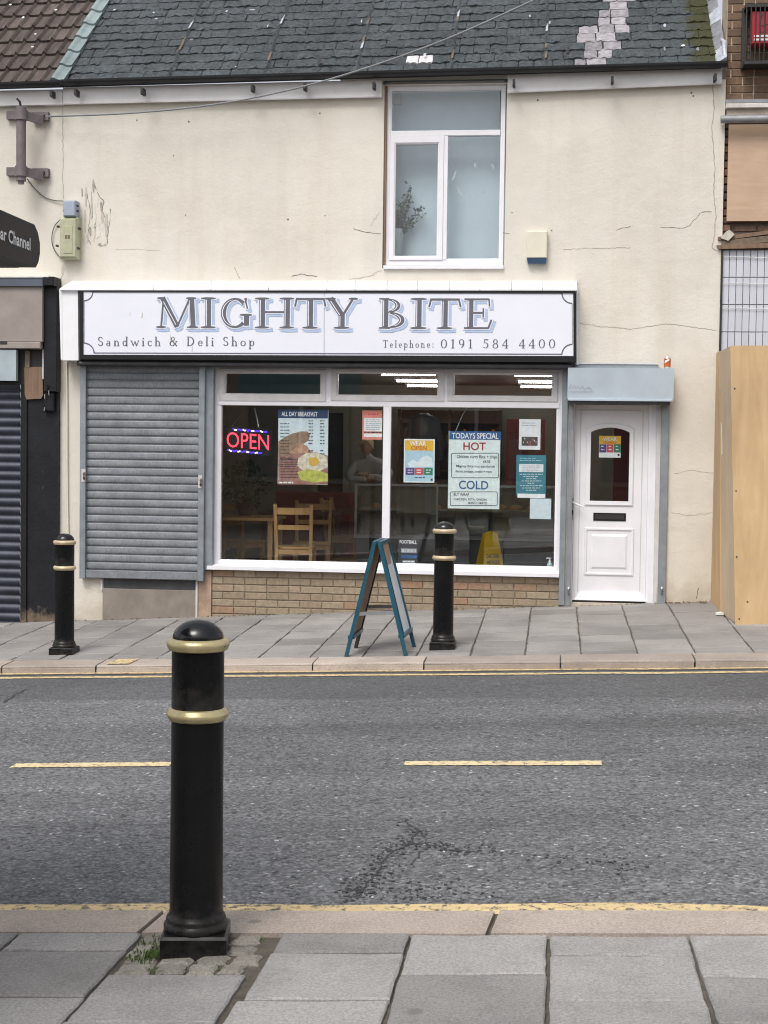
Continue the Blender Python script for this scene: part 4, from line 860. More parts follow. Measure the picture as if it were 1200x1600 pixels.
# serif letters drawn as weighted strokes: ('l', pts, w) straight, ('a', cx, cy, rx, ry, a0, a1, thick, thin) arc, ('s', x, y, w) slab serif
def L(*p, w): return ('l', list(p), w)
def SER(x, y, w=.34, h=.045): return ('s', x, y, w, h)
def ARC(cx, cy, rx, ry, a0, a1, T=.15, t=.045): return ('a', cx, cy, rx, ry, a0, a1, T, t)
BIG = {
 'M': (1.4, [L((.16,0),(.24,1), w=.06), L((.2,1),(.70,.03), w=.17), L((.70,.03),(1.12,1), w=.06), L((1.16,1),(1.22,0), w=.19), SER(.16,.02,.32), SER(1.21,.02,.38), SER(.16,.98,.26), SER(1.16,.98,.34)]),
 'I': (.52, [L((.26,0),(.26,1), w=.19), SER(.26,.02,.5), SER(.26,.98,.5)]),
 'G': (1.12, [ARC(.56,.5,.47,.49,48,312,.17,.06), L((.90,.82),(.93,.98), w=.05), L((.88,.98),(.97,.64), w=.05), L((.94,.09),(.94,.44), w=.17), L((.86,.14),(.94,.10), w=.06), SER(.92,.44,.40)]),
 'H': (1.28, [L((.24,0),(.24,1), w=.19), L((1.04,0),(1.04,1), w=.19), L((.24,.53),(1.04,.53), w=.06), SER(.24,.02,.46), SER(.24,.98,.46), SER(1.04,.02,.46), SER(1.04,.98,.46)]),
 'T': (1.08, [L((.54,0),(.54,1), w=.19), L((.06,.965),(1.02,.965), w=.07), L((.09,.98),(.03,.72), w=.06), L((.99,.98),(1.05,.72), w=.06), SER(.54,.02,.5)]),
 'Y': (1.02, [L((.16,1),(.53,.42), w=.19), L((.88,1),(.55,.42), w=.07), L((.52,0),(.52,.46), w=.19), SER(.52,.02,.48), SER(.16,.98,.34), SER(.88,.98,.28)]),
 'B': (.98, [L((.24,0),(.24,1), w=.19), ARC(.36,.755,.36,.225,-90,90,.16,.055), L((.24,.98),(.36,.98), w=.055), L((.24,.53),(.36,.53), w=.055), ARC(.40,.28,.46,.26,-90,90,.18,.055), L((.24,.02),(.40,.02), w=.055), L((.04,.98),(.2,.98), w=.045), L((.04,.02),(.2,.02), w=.045)]),
 'E': (.95, [L((.24,0),(.24,1), w=.19), L((.04,.975),(.84,.975), w=.06), L((.24,.53),(.66,.53), w=.06), L((.04,.025),(.84,.025), w=.06), L((.84,.99),(.86,.74), w=.05), L((.66,.68),(.66,.38), w=.05), L((.83,.02),(.93,.30), w=.06)]),
}
def strokes(gl, grow=0.0):
    """2D ribbons (points, faces) for one glyph in its own units"""
    out = []
    for k, s in enumerate(gl):
        if s[0] == 'l':
            P = s[1]; (xa, ya), (xb, yb) = P[0], P[-1]; l = math.hypot(xb-xa, yb-ya); e = grow/2/l
            P = [(xa-(xb-xa)*e, ya-(yb-ya)*e), (xb+(xb-xa)*e, yb+(yb-ya)*e)]; out.append(ribbon2d(P, [s[2]+grow]*2, 0))
        elif s[0] == 's':
            _, x, y, w, h_ = s; P = [(x-w/2-grow/2, y), (x-w*.22, y), (x+w*.22, y), (x+w/2+grow/2, y)]; out.append(ribbon2d(P, [h_*.7+grow, h_*1.5+grow, h_*1.5+grow, h_*.7+grow], 0))
        else:
            _, cx, cy, rx, ry, a0, a1, T, t = s; n = 20; P = []; Wd = []
            for j in range(n+1):
                a = math.radians(a0+(a1-a0)*j/n); ca = abs(math.cos(a)); w = t+(T-t)*ca**1.4
                P.append((cx+(rx-w/2)*math.cos(a), cy+(ry-w*.5)*math.sin(a))); Wd.append(w+grow)
            out.append(ribbon2d(P, Wd, 0))
    return out
def glyph_mesh(m, gl, fn, Y, grow=0.0, dx=0.0, dz=0.0):
    for k, (vs, fs) in enumerate(strokes(gl, grow)): m.add([(*(lambda q: (q[0], Y-.00012*k, q[1]))(fn(x+dx, z+dz)),) for x, z in vs], fs)
lay = [('lettering_shadow', 'sign_blue', .09, .075, -.075, 0.0), ('lettering_outline', 'sign_white', .075, 0, 0, -.0025), ('lettering', 'sign_ink', 0.0, 0, 0, -.005)]
spots = [('M',244.5,310,465,512),('I',313.5,337.5,465.2,512.2),('G',341,394,465,513),('H',398,460,465.5,512.5),('T',459.5,510,465.6,512.8),('Y',508,559,465.8,513),('B',590.5,638,466,513.3),('I',641,667,466.2,513.5),('T',669,721,466.3,513.6),('E',723.5,769,466.5,513.8)]
inl = {'M': [L((.24,.86),(.66,.10), w=.025), L((1.10,.9),(1.14,.08), w=.022)], 'I': [L((.205,.07),(.205,.93), w=.028)], 'G': [ARC(.56,.5,.43,.44,100,260,.03,.012)], 'H': [L((.185,.07),(.185,.93), w=.028), L((.985,.07),(.985,.93), w=.028)], 'T': [L((.485,.07),(.485,.9), w=.026)], 'Y': [L((.17,.90),(.46,.44), w=.028), L((.47,.06),(.47,.4), w=.026)], 'B': [L((.185,.07),(.185,.93), w=.028), ARC(.36,.755,.27,.19,-70,70,.03,.012), ARC(.40,.28,.35,.22,-70,70,.03,.012)], 'E': [L((.185,.07),(.185,.93), w=.028)]}
for ch, xa, xb, yt, yb in spots:
    wd, gl = BIG[ch]; x0, x1, z0, z1 = rect(xa, yt, xb, yb, YL); fn = lambda u, v: (x0+(x1-x0)*u/wd, z0+(z1-z0)*v)
    for nm, mt, gr_, dx, dz, yo in lay:
        m = MB(); glyph_mesh(m, gl, fn, YL+yo-.001, gr_, dx, dz); m.build(nm, mt, sg)
    m = MB(); glyph_mesh(m, inl[ch], fn, YL-.0085); m.build('lettering_inline', 'sign_white', sg)
# small serif text
T_, t_ = .12, .05
def st1(x, h=1): return L((x,0),(x,h), w=T_)
def s_(x, y, w=.26): return SER(x, y, w, .045)
SM = {
 'S': (.62, [ARC(.31,.735,.23,.245,20,270,.10,.06), ARC(.31,.265,.25,.245,-160,90,.10,.06)]),
 'a': (.52, [L((.36,0),(.36,.46), w=.1), ARC(.22,.17,.19,.18,0,360,.1,.05), ARC(.22,.44,.16,.13,0,150,.08,.05)]),
 'n': (.62, [st1(.14,.56), L((.46,0),(.46,.4), w=.1), ARC(.29,.38,.2,.2,0,150,.1,.06), s_(.14,.02), s_(.46,.02), s_(.1,.55,.14)]),
 'd': (.60, [st1(.44,1), ARC(.25,.28,.21,.29,0,360,.1,.05), s_(.40,.98,.16), s_(.47,.02,.16)]),
 'w': (.84, [L((.08,.56),(.27,0), w=.1), L((.27,0),(.42,.52), w=.05), L((.42,.52),(.58,0), w=.1), L((.58,0),(.76,.56), w=.05), s_(.08,.55,.2), s_(.76,.55,.18)]),
 'i': (.32, [st1(.16,.56), L((.16,.74),(.16,.87), w=.13), s_(.16,.02), s_(.12,.55,.14)]),
 'c': (.50, [ARC(.27,.28,.22,.29,40,320,.1,.05), L((.42,.44),(.46,.44), w=.09)]),
 'h': (.62, [st1(.14,1), L((.46,0),(.46,.4), w=.1), ARC(.29,.38,.2,.2,0,150,.1,.06), s_(.14,.02), s_(.46,.02), s_(.1,.98,.14)]),
 '&': (.86, [ARC(.36,.76,.18,.23,0,360,.08,.05), ARC(.30,.26,.26,.27,60,330,.11,.05), L((.24,.62),(.74,0), w=.11), L((.5,.1),(.72,.5), w=.05), s_(.7,.5,.22)]),
 'D': (.86, [st1(.18,1), ARC(.26,.5,.5,.5,-90,90,.12,.05), L((.05,.98),(.28,.98), w=.05), L((.05,.02),(.28,.02), w=.05)]),
 'e': (.52, [ARC(.27,.28,.22,.29,0,315,.1,.05), L((.08,.31),(.47,.31), w=.05)]),
 'l': (.32, [st1(.16,1), s_(.16,.02), s_(.12,.98,.14)]),
 'o': (.58, [ARC(.29,.28,.25,.29,0,360,.1,.05)]),
 'p': (.60, [L((.15,-.32),(.15,.56), w=.11), ARC(.34,.28,.21,.29,-170,170,.1,.05), s_(.15,-.31,.26), s_(.11,.55,.14)]),
 'T': (.76, [st1(.38,1), L((.04,.97),(.72,.97), w=.05), L((.05,.98),(.03,.78), w=.05), L((.71,.98),(.73,.78), w=.05), s_(.38,.02,.3)]),
 ':': (.3, [L((.15,.02),(.15,.14), w=.12), L((.15,.42),(.15,.54), w=.12)]),
 '0': (.66, [ARC(.33,.5,.29,.5,0,360,.11,.05)]), '1': (.46, [st1(.24,1), s_(.24,.02,.34), L((.08,.84),(.24,.98), w=.05)]),
 '9': (.62, [ARC(.30,.68,.25,.32,0,360,.11,.05), ARC(.18,.56,.38,.56,-75,10,.11,.05)]),
 '5': (.60, [ARC(.26,.32,.28,.32,-140,120,.11,.05), L((.14,.58),(.18,1), w=.05), L((.17,.95),(.52,.95), w=.09)]),
 '8': (.62, [ARC(.31,.74,.22,.26,0,360,.1,.05), ARC(.31,.25,.27,.27,0,360,.1,.05)]),
 '4': (.64, [st1(.44,1), L((.44,.98),(.06,.30), w=.05), L((.05,.28),(.62,.28), w=.06), s_(.44,.02,.3)]), ' ': (.35, []),
}
def serif_line(txt, px0, px1, base, cap, Y, track, slope=0.0):
    tot = sum(SM[c][0]+track for c in txt)-track; A = at(px0, base, Y); B = at(px1, base+slope, Y); k = (B.x-A.x)/tot; zc = at(px0, base-cap, Y).z-A.z; u = 0
    for c in txt:
        wd, gl = SM[c]
        if gl:
            m = MB(); uu = u; asp = k/zc
            glyph_mesh(m, gl, lambda x, z: (A.x+(uu+x)*k, A.z+(B.z-A.z)*(uu/tot)+z*zc), Y-.001); m.build('small_lettering', 'sign_ink', sg)
        u += wd+track
serif_line('Sandwich & Deli Shop', 152, 398, 540.5, 14.5, YL, .22); serif_line('Telephone:', 598, 678, 543, 11.5, YL, .22); serif_line('0191 584 4400', 688, 868, 544, 14, YL, .28)
for x, y, w, h in ((222,492,.006,.03),(203,490,.003,.02),(266,530,.004,.05),(300,545,.003,.05)):
    p = at(x, y, YL); MB().prism([(p.x-w,p.z-h),(p.x+w*.6,p.z-h*.8),(p.x+w,p.z+h*.4),(p.x,p.z+h)], YL-.001, YL).build('scuff', 'bare_plaster', sg)
# roller housing below the sign
box('roller_housing', 'soffit', shop, at(121, 565, -.16).x, at(897, 565, -.16).x, -.17, -.001, at(500, 574, -.17).z, a[2]-.004)
m = MB(); za = at(500, 570, -.19).z; m.tube([(at(124,566,-.19).x, -.19, za), (at(893,566,-.19).x, -.19, za)], .022, 10).build('roller_tube', 'soffit', shop)

# ================================================================== SHUTTER BOX OVER THE DOOR, ALARM BOX, CAN
a = rect(887, 575, 1053, 628, -.22)
sb = thing('door_shutter_box', ((a[0]+a[1])/2, -.1, a[2]), 'pale galvanised roller shutter box above the white shop door', 'shutter box')
m = MB(); m.hexa([(a[0],-.20,a[2]+.03),(a[1],-.20,a[2]+.03),(a[1],-.001,a[2]+.03),(a[0],-.001,a[2]+.03),(a[0],-.22,a[3]),(a[1],-.22,a[3]),(a[1],-.001,a[3]),(a[0],-.001,a[3])]); m.build('casing', 'galv_box', sb)
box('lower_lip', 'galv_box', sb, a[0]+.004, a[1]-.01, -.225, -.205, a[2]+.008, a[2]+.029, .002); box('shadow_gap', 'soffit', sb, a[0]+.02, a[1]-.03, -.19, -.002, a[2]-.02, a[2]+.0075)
q = rect(899, 568, 1029, 574.5, -.1); box('back_angle', 'galv_rail', sb, q[0], q[1], -.06, -.002, a[3]+.001, a[3]+.055); box('angle_lip', 'upvc_dirty', sb, q[0]-.004, q[1]+.004, -.07, -.0605, a[3]+.045, a[3]+.058)
pline([(889,606),(892,600),(894,607),(897,601),(900,607),(903,602),(906,608),(910,603),(914,609),(919,604),(924,608)], .006, -.2145, 'p_grey', sb, 'scratched_writing'); pline([(888,611),(905,612),(928,611)], .004, -.2135, 'p_grey', sb, 'scratched_writing')
p = at(1042.5, 575, -.12); p.z = a[3]+.0005
cn = thing('drink_can', p, 'orange drink can standing on the door shutter box', 'can')
MB().lathe([(.024,0),(.028,.006),(.0325,.012),(.033,.018)], p, 20).build('base', 'can_metal', cn); MB().lathe([(.033,.018),(.033,.098)], p, 20).build('body', 'can_orange', cn); MB().lathe([(.033,.098),(.031,.104),(.027,.112),(.027,.115),(.025,.114),(.025,.111),(0,.111)], p, 20).build('top', 'can_metal', cn)
m = MB(); vs = []
for k in range(6):
    t = math.radians(-140+k*16); vs += [(p.x+.0335*math.cos(t), p.y+.0335*math.sin(t), p.z+.05+.006*k), (p.x+.0335*math.cos(t), p.y+.0335*math.sin(t), p.z+.075+.004*k)]
m.add(vs, [(2*k, 2*k+2, 2*k+3, 2*k+1) for k in range(5)]).build('pale_logo', 'p_white', cn)
a = rect(823, 361, 855, 411, -.07)
ab = thing('alarm_box', ((a[0]+a[1])/2, -.03, a[2]), 'cream alarm box with a dark blue base on the upper wall', 'alarm box')
zb = a[2]+.05
MB().cbox(a[0], a[1], -.075, -.001, zb, a[3], .008).build('cover', 'alarm_cream', ab); MB().hexa([(a[0]+.012,-.06,a[2]),(a[1]-.012,-.06,a[2]),(a[1]-.012,-.001,a[2]),(a[0]+.012,-.001,a[2]),(a[0]+.004,-.07,zb-.001),(a[1]-.004,-.07,zb-.001),(a[1]-.004,-.001,zb-.001),(a[0]+.004,-.001,zb-.001)]).build('blue_base', 'alarm_blue', ab)
# ================================================================== CABLE BRACKET, JUNCTION BOXES, CABLES
p0, p1 = at(33, 283, -.22), at(33, 167, -.22)
cb = thing('cable_bracket', (p0.x, -.1, p0.z), 'rusty grey steel pole bracket bolted to the cream wall', 'bracket')
MB().tube([p0, p1], .048, 20).build('pole', 'rust_paint', cb); MB().tube([p0+Vector((0,0,-.03)), p0], .03, 12).build('pole_foot', 'rust_paint', cb)
for y0 in (180, 268):
    p = at(33, y0, -.22); MB().lathe([(.049,-.05),(.062,-.05)], p, 20).lathe([(.062,-.05),(.062,.05)], p, 20).lathe([(.062,.05),(.049,.05)], p, 20).build('clamp', 'rust_paint', cb)
    MB().bar(p+Vector((.045,.02,.0)), p+Vector((.17,.14,-.025)), .03, .085).build('arm', 'rust_paint', cb); q = at(60, y0+2, -.03)
    MB().box(q.x-.06, q.x+.11, -.06, -.001, q.z-.042, q.z+.04).build('wall_plate', 'rust_paint', cb)
    q2 = at(20, y0, -.03); MB().box(q2.x-.06, q2.x+.04, -.05, -.001, q2.z-.042, q2.z+.04).build('wall_plate', 'rust_paint', cb)
    for u in (.07, -.03): MB().tube([(q.x+u,-.06,q.z), (q.x+u,-.078,q.z)], .011, 6).build('bolt', 'iron', cb)
MB().tube([p1+Vector((0,0,-.01)), p1+Vector((-.01,-.01,.05)), p1+Vector((-.04,-.01,.08))], .012, 6).build('hook', 'iron', cb)
def cable(name, pts, r, mat, label, grp=None):
    # smooth through points
    P = [Vector(p) for p in pts]; out = []
    for k in range(len(P)-1):
        a0, a1, a2, a3 = P[max(k-1,0)], P[k], P[k+1], P[min(k+2,len(P)-1)]
        for j in range(8):
            t = j/8; out.append(.5*((2*a1)+(a2-a0)*t+(2*a0-5*a1+4*a2-a3)*t*t+(3*a1-a0-3*a2+a3)*t**3))
    out.append(P[-1]); return tag(MB().tube(out, r, 6).build(name, mat), label, 'cable', grp)
w0 = at(72, 182, -.1); dst = at(1000, -48, -6.5)
pts = []
for px, py, t in ((72,182,0),(200,177,.14),(330,164,.28),(450,141,.42),(570,107,.57),(700,60,.73),(830,2,.88),(960,-60,1.0)): pts.append(at(px, py, -.12-.35*t))
cable('overhead_cable', pts, .009, 'wire_pale', 'grey overhead cable rising from the wall bracket across the roof')
cable('wall_cable', [at(42,279,-.02), at(52,292,-.02), at(68,307,-.015), at(84,313,-.015), at(99,314,-.03)], .006, 'cable', 'thin dark cable between pole bracket and grey junction box')
a = rect(98.5, 313, 118, 338, -.12); jg = thing('junction_box', ((a[0]+a[1])/2, -.05, a[2]), 'small blue grey junction box above the green one', 'junction box')
MB().cbox(a[0], a[1], -.12, -.001, a[2], a[3], .008).build('box', 'jbox_grey', jg); MB().cbox(a[0]+.006, a[1]-.006, -.128, -.1205, a[2]+.006, a[3]-.01, .004).build('lid', 'jbox_grey', jg)
for u, v in ((a[0]-.006, .06), (a[1]+.006, .06), (a[1]+.006, .11)): MB().tube([(u,-.09,a[2]+v), (u,-.06,a[2]+v)], .009, 6).build('screw', 'iron', jg)
a = rect(92, 339, 121, 404, -.12); jb = thing('junction_box', ((a[0]+a[1])/2, -.05, a[2]), 'weathered pale green junction box with rusty bolts', 'junction box')
MB().cbox(a[0], a[1], -.10, -.001, a[2], a[3], .010).build('box', 'jbox_green', jb); lid = MB().cbox(a[0]+.008, a[1]-.012, -.122, -.1005, a[2]+.012, a[3]-.012, .012).build('lid', 'jbox_green', jb)
MB().cbox(a[0]+.05, a[1]-.05, -.128, -.1225, a[2]+.05, a[3]-.09, .005).build('raised_panel', 'jbox_green', lid)
p = at(105, 369.5, -.13); m = MB()
for k in range(14): u, v = ru(-.035,.035), ru(-.022,.022); m.box(p.x+u, p.x+u+.008, -.1245, -.1235, p.z+v, p.z+v+.007)
pbox('faded_stencil', 'wood_rot', lid, (101.5,367,104.5,373), -.1295, -.1275); pbox('faded_stencil', 'wood_rot', lid, (105.5,367,109,373), -.1295, -.1275)
for px, py in ((90.5,354),(89,384),(123.5,357),(122,388)): q = at(px, py, -.09); MB().tube([q+Vector((0,.03,0)), q+Vector((0,-.012,0))], .012, 6).build('bolt', 'iron', jb)
cable('wall_cable', [at(93,344,-.02), at(85,354,-.02), at(81,370,-.02), at(83,386,-.02), at(92,400,-.02), at(99,404,-.03)], .005, 'cable', 'looped dark cable hanging left of the green junction box')
cable('wall_cable', [at(104,564,-.02), at(105,640,-.015), at(105,720,-.018), at(106,800,-.015), at(107,840,-.016)], .008, 'alarm_cream', 'cream painted conduit running down beside the black pillar')

# ================================================================== LEFT NEIGHBOUR
XN = at(97, 300).x-.002; XL0 = XN-5.5
ln = thing('neighbour_shop', ((XN+XL0)/2, 0, zfar(XN-2, 0)), 'black painted closed shop with brown tiled roof and dark shutter', 'building')
holes(XL0, XN, -.9, at(97, 131, -.11).z-.1, [(XL0+.3, at(36, 800).x, -.9, at(20, 560).z)], 0.002, .24).build('upper_wall', 'render', ln)
lr = MB().hexa([RF(XL0,-.02,-.03), RF(XS0-.004,-.02,-.03), RF(XS0-.004,4.2,-.03), RF(XL0,4.2,-.03), RF(XL0,-.02,-.004), RF(XS0-.004,-.02,-.004), RF(XS0-.004,4.2,-.004), RF(XL0,4.2,-.004)]).build('roof', 'roof_felt', ln)
tg, tw = .325, .30; xv = XS0-.13
for row in range(8):
    s0 = -.02+row*tg; x1 = xv
    for cidx in range(12):
        x0 = x1-tw; m = MB(); prof = [(0,.012),(.05,.012),(.10,.014),(.13,.03),(.17,.045),(.21,.03),(.24,.014),(.33,.012),(.52,.012),(.58,.014),(.63,.03),(.67,.045),(.71,.03),(.75,.014),(.85,.012),(1,.012)]
        n = len(prof); dj = ru(-.006,.006); vs = []
        for u, h in prof: vs.append(RF(x0+tw*u, s0+dj, h+.022))
        for u, h in prof: vs.append(RF(x0+tw*u, s0+tg*1.1, h-.006))
        for u, h in prof: vs.append(RF(x0+tw*u, s0+dj, -.004))
        m.add(vs, [(i, i+1, n+i+1, n+i) for i in range(n-1)]+[(2*n+i, 2*n+i+1, i+1, i) for i in range(n-1)]); m.build('roof_tile', 'tile', lr); x1 = x0
    m = MB(); cx0, cx1 = xv-.005, XS0+.012
    pr = [(0,.05),(.15,.075),(.35,.07),(.55,.052),(.8,.045),(1,.05)]; n = len(pr)
    vs = [RF(cx0+(cx1-cx0)*u, s0-.01, h+.012) for u, h in pr]+[RF(cx0+(cx1-cx0)*u, s0+tg*1.08, h-.012) for u, h in pr]+[RF(cx0+(cx1-cx0)*u, s0-.01, .0) for u, h in pr]
    m.add(vs, [(i, i+1, n+i+1, n+i) for i in range(n-1)]+[(2*n+i, 2*n+i+1, i+1, i) for i in range(n-1)]+[(n-1, 3*n-1, 2*n-1)]); m.build('verge_tile', 'verge', lr)
for px, py in ((16,7),(36,27),(55,53),(51,73),(87,15)):
    d = ray(px, py); t = (RF(0,0,.06)-CAM).dot(NV)/d.dot(NV); P = CAM+d*t; n = 6
    MB().add([P+Vector((math.cos(a)*.018*ru(.5,1.2),0,0))+SV*(math.sin(a)*.025*ru(.5,1.2)) for a in [k*math.pi/3 for k in range(6)]], [tuple(range(6))]).build('lichen', 'litter', lr)
lg = gutter((-260, 139), (96, 127), ln)
for x, y in ((80,136),(118,134)): p = at(x, y+7, -.2); MB().box(p.x-.012, p.x+.012, -.215, -.1, p.z-.05, p.z+.012).build('gutter_bracket', 'black_gutter', lg)
tiltboard('fascia_board', 'fascia_white', ln, (-250, 170), (97.6, 163), .15, -.06, -.001)
# shop front
pbox('shopfront_head', 'brown_fascia', ln, (-200,448,66,533), -.17, .0); pbox('head_moulding', 'brown_fascia', ln, (-200,533.5,63,544), -.175, .0, .006); pbox('head_trim', 'slate_trim', ln, (-200,434,67,447.5), -.20, .0, .004)
pbox('head_capping', 'litter', ln, (-200,431,76,433.5), -.21, .0); pbox('slot', 'iron', ln, (-8,533,11,538), -.178, -.17)
pbox('black_console', 'old_black', ln, (68,436,89,612), -.12, .0, .006); pbox('console_cap', 'old_black', ln, (66.5,432,84,446), -.21, .0, .006)
pbox('console_foot', 'old_black', ln, (68,612.5,84,643), -.10, .0, .012)
for k in range(7): p = at(ru(66,76), ru(596,642), -.125); MB().tube([p, p+Vector((ru(-.01,.01), -.01, -ru(.03,.07)))], [.008, .004], 5).build('torn_strip', 'lead' if k % 2 else 'old_black', ln)
pbox('white_edge', 'upvc_dirty', ln, (66,546,68.2,592), -.09, -.0)
pbox('blue_sheet', 'blue_sheet', ln, (-200,546,25,594), -.16, -.1); pbox('dark_recess', 'iron', ln, (-200,545.5,68,600), -.05, .0)
quad_px('timber_board', 'old_wood', ln, [(38,574),(66,573),(67,618),(64,623),(41,624),(38.5,616)], -.075, -.0505); pbox('timber_post', 'wood_rot', ln, (39,548,46,574), -.08, -.0505)
box('pillar', 'old_black', ln, at(42, 780, -.04).x, at(91.5, 780, -.04).x, -.045, .001, -.7, at(60, 600, -.04).z); box('shutter_guide', 'old_black', ln, at(32.5, 780, -.06).x, at(41.5, 780, -.06).x, -.065, .001, -.7, at(30, 600, -.06).z)
ls = part('shutter', at(0, 960, -.03), ln); zt, zb_ = at(0, 597, -.03).z, at(0, 985, -.03).z; nsl = 28; ph = (zt-zb_)/nsl; xa, xb = XL0+.3, at(32.3, 780, -.03).x
for k in range(nsl):
    z = zb_+k*ph; prof = [(-.0,0.0),(-.0,.15),(-.014,.28),(-.022,.5),(-.022,.65),(-.014,.85),(-.0,1.0)]; n = len(prof)
    MB().add([(x, y-.03, z+t*ph) for x in (xa, xb) for y, t in prof], [(i, n+i, n+i+1, i+1) for i in range(n-1)], 0, True).build('slat', 'navy_steel', ls)

# ================================================================== RIGHT NEIGHBOUR
XR0 = XB+.003; XR1 = XR0+4.5; YB = .03
rn = thing('brick_neighbour', (XR0+2, YB, zfar(XR0, 0)), 'brown brick building with boarded window and white tiled panel', 'building')
zl0, zl1 = at(1165, 192, YB).z, at(1165, 155, YB).z
ub = box('brick_wall', 'mortar', rn, XR0, XR1, YB+.012, .5, at(1165, 160, YB).z, 8.5)
z = at(1165, 158, YB).z; k = 0
while z < 6.6:
    x = XR0-(.17 if k % 2 else .06)
    while x < XR0+2.0:
        w = .215 if k % 2 else (.1025 if int((x-XR0)/.1) % 3 == 1 else .215)
        a0, a1 = max(x, XR0)+.005, x+w-.005; x += w+.003
        if a1-a0 > .03: MB().cbox(a0, a1, YB+ru(-.003,.003), YB+.06, z+.005, z+.072, .004).build('brick', 'brown_brick', ub)
    z += .0765; k += 1
box('lintel_lead', 'lead', rn, XR0, XR1, YB-.05, YB+.2, *[at(1165, q, YB-.05).z for q in (160.5, 155)]); box('lintel_moulding', 'stone_white', rn, XR0-.0, XR1, YB-.09, YB+.2, *[at(1165, q, YB-.09).z for q in (168.5, 161)], .006)
box('lintel', 'stone_trim', rn, XR0+.01, XR1, YB-.05, YB+.2, *[at(1165, q, YB-.05).z for q in (180, 169)], .004); 
zz_ = at(1165, 186, YB-.1).z; MB().tube([(XR0-.05, YB-.1, zz_), (XR1, YB-.1, zz_)], .038, 14).build('grey_pipe', 'lead', rn)
x0, x1 = XR0+.002, at(1139, 270, YB+.06).x; rv = box('reveal', 'dark_mortar', rn, x0, XR1, YB+.07, .5, at(1165, 388, YB).z, zl1-.01)
z = at(1165, 386, YB).z; k = 0
while z < at(1165, 196, YB).z:
    MB().cbox(x0+.004, x0+(.10 if k % 2 else .075), YB+.03+ru(-.01,.01), YB+.12, z+.006, z+.068, .006).build('brick', 'old_brick', rv)
    for q in range(3): MB().cbox(x0+.115+q*.22, x0+.325+q*.22, YB+.055, YB+.12, z+.006, z+.068, .006).build('brick', 'old_brick', rv) if z < at(1165, 350, YB).z else None
    z += .0755; k += 1
pbox('plywood_board', 'board_ply', rn, (1137,193.5,1330,345), YB+.0, YB+.02)
for k, (pts, mt) in enumerate((([(1122,370),(1200,360),(1330,350),(1330,358),(1200,366),(1140,374),(1122,375)], 'old_wood'), ([(1128,376),(1200,368),(1330,360),(1330,372),(1200,378),(1128,384)], 'wood_rot'), ([(1120,383),(1200,379),(1330,374),(1330,382),(1200,387),(1124,389)], 'old_wood'), ([(1140,359),(1148,366),(1138,376),(1126,372),(1134,362)], 'bare_plaster'))): quad_px('broken_sill', mt, rn, pts, YB-.05-.01*k, YB+.05)
tl = box('tiled_panel', 'tile_grout', rn, at(1125, 460, .01).x+.01, XR1, .018, .3, at(1165, 640, .01).z, at(1165, 389, .01).z)
tx0 = XR0+.005; zt = at(1165, 390.5, .01).z; tw_, th_ = .066, .262
for c_ in range(20):
    for r_ in range(5): MB().cbox(tx0+c_*tw_+.003, tx0+(c_+1)*tw_-.003, .012, .03, zt-(r_+1)*th_+.004, zt-r_*th_-.004, .002).build('tile', 'white_tile', tl)
for py in (402, 443, 482): 
    A = at(1126, py, .0); MB().tube([A+Vector((u*.12, -.004, .006*math.sin(u*1.7)+.004*math.sin(u*4.1))) for u in range(8)], .003, 5).build('wire', 'litter', tl)
box('edge_strip', 'iron', rn, XR0-.012, XR0+.008, -.015, .02, at(1125, 560, 0).z, at(1125, 390, 0).z)
box('lower_wall', 'old_black', rn, XR0, XR1, .05, .4, -.6, at(1165, 560, 0).z)
# red bell box in its iron cage
a = rect(1174, 18, 1215, 70, -.1); bx = thing('alarm_box', ((a[0]+a[1])/2, -.05, a[2]), 'red alarm bell box inside a black wire cage on brown bricks', 'alarm box')
MB().cbox(a[0], a[1], -.13, YB-.003, a[2], a[3], .012).build('cover', 'red_box', bx); pbox('pale_band', 'p_white', bx, (1178,54.5,1215,57.5), -.1325, -.1305); pbox('pale_band', 'p_white', bx, (1178,60,1215,63), -.1325, -.1305)
pline([(1186,42),(1192,40),(1198,38),(1205,40)], .008, -.1325, 'iron', bx, 'emblem'); pline([(1189,30),(1191,24),(1193,22)], .008, -.1325, 'iron', bx, 'emblem'); pline([(1187,44),(1188,50),(1198,50),(1199,44)], .006, -.1325, 'iron', bx, 'emblem')
cg = rect(1164, 8, 1225, 97, -.16); cage = thing('wire_cage', ((cg[0]+cg[1])/2, -.06, cg[2]), 'black iron bar cage around the red alarm box', 'cage')
for zq in (cg[2], cg[3]): MB().box(cg[0], cg[1], -.165, YB-.004, zq-.015, zq+.015).build('cage_rail', 'iron', cage)
for k in range(9): xq = cg[0]+.012+(cg[1]-cg[0]-.024)*k/8; MB().tube([(xq,-.158,cg[2]+.015), (xq,-.172,(cg[2]+cg[3])/2), (xq,-.158,cg[3]-.015)], .007, 6).build('cage_bar', 'iron', cage)
MB().box(cg[0]-.012, cg[0]+.03, -.02, YB-.004, cg[2]-.02, cg[3]+.02).build('cage_side', 'iron', cage)

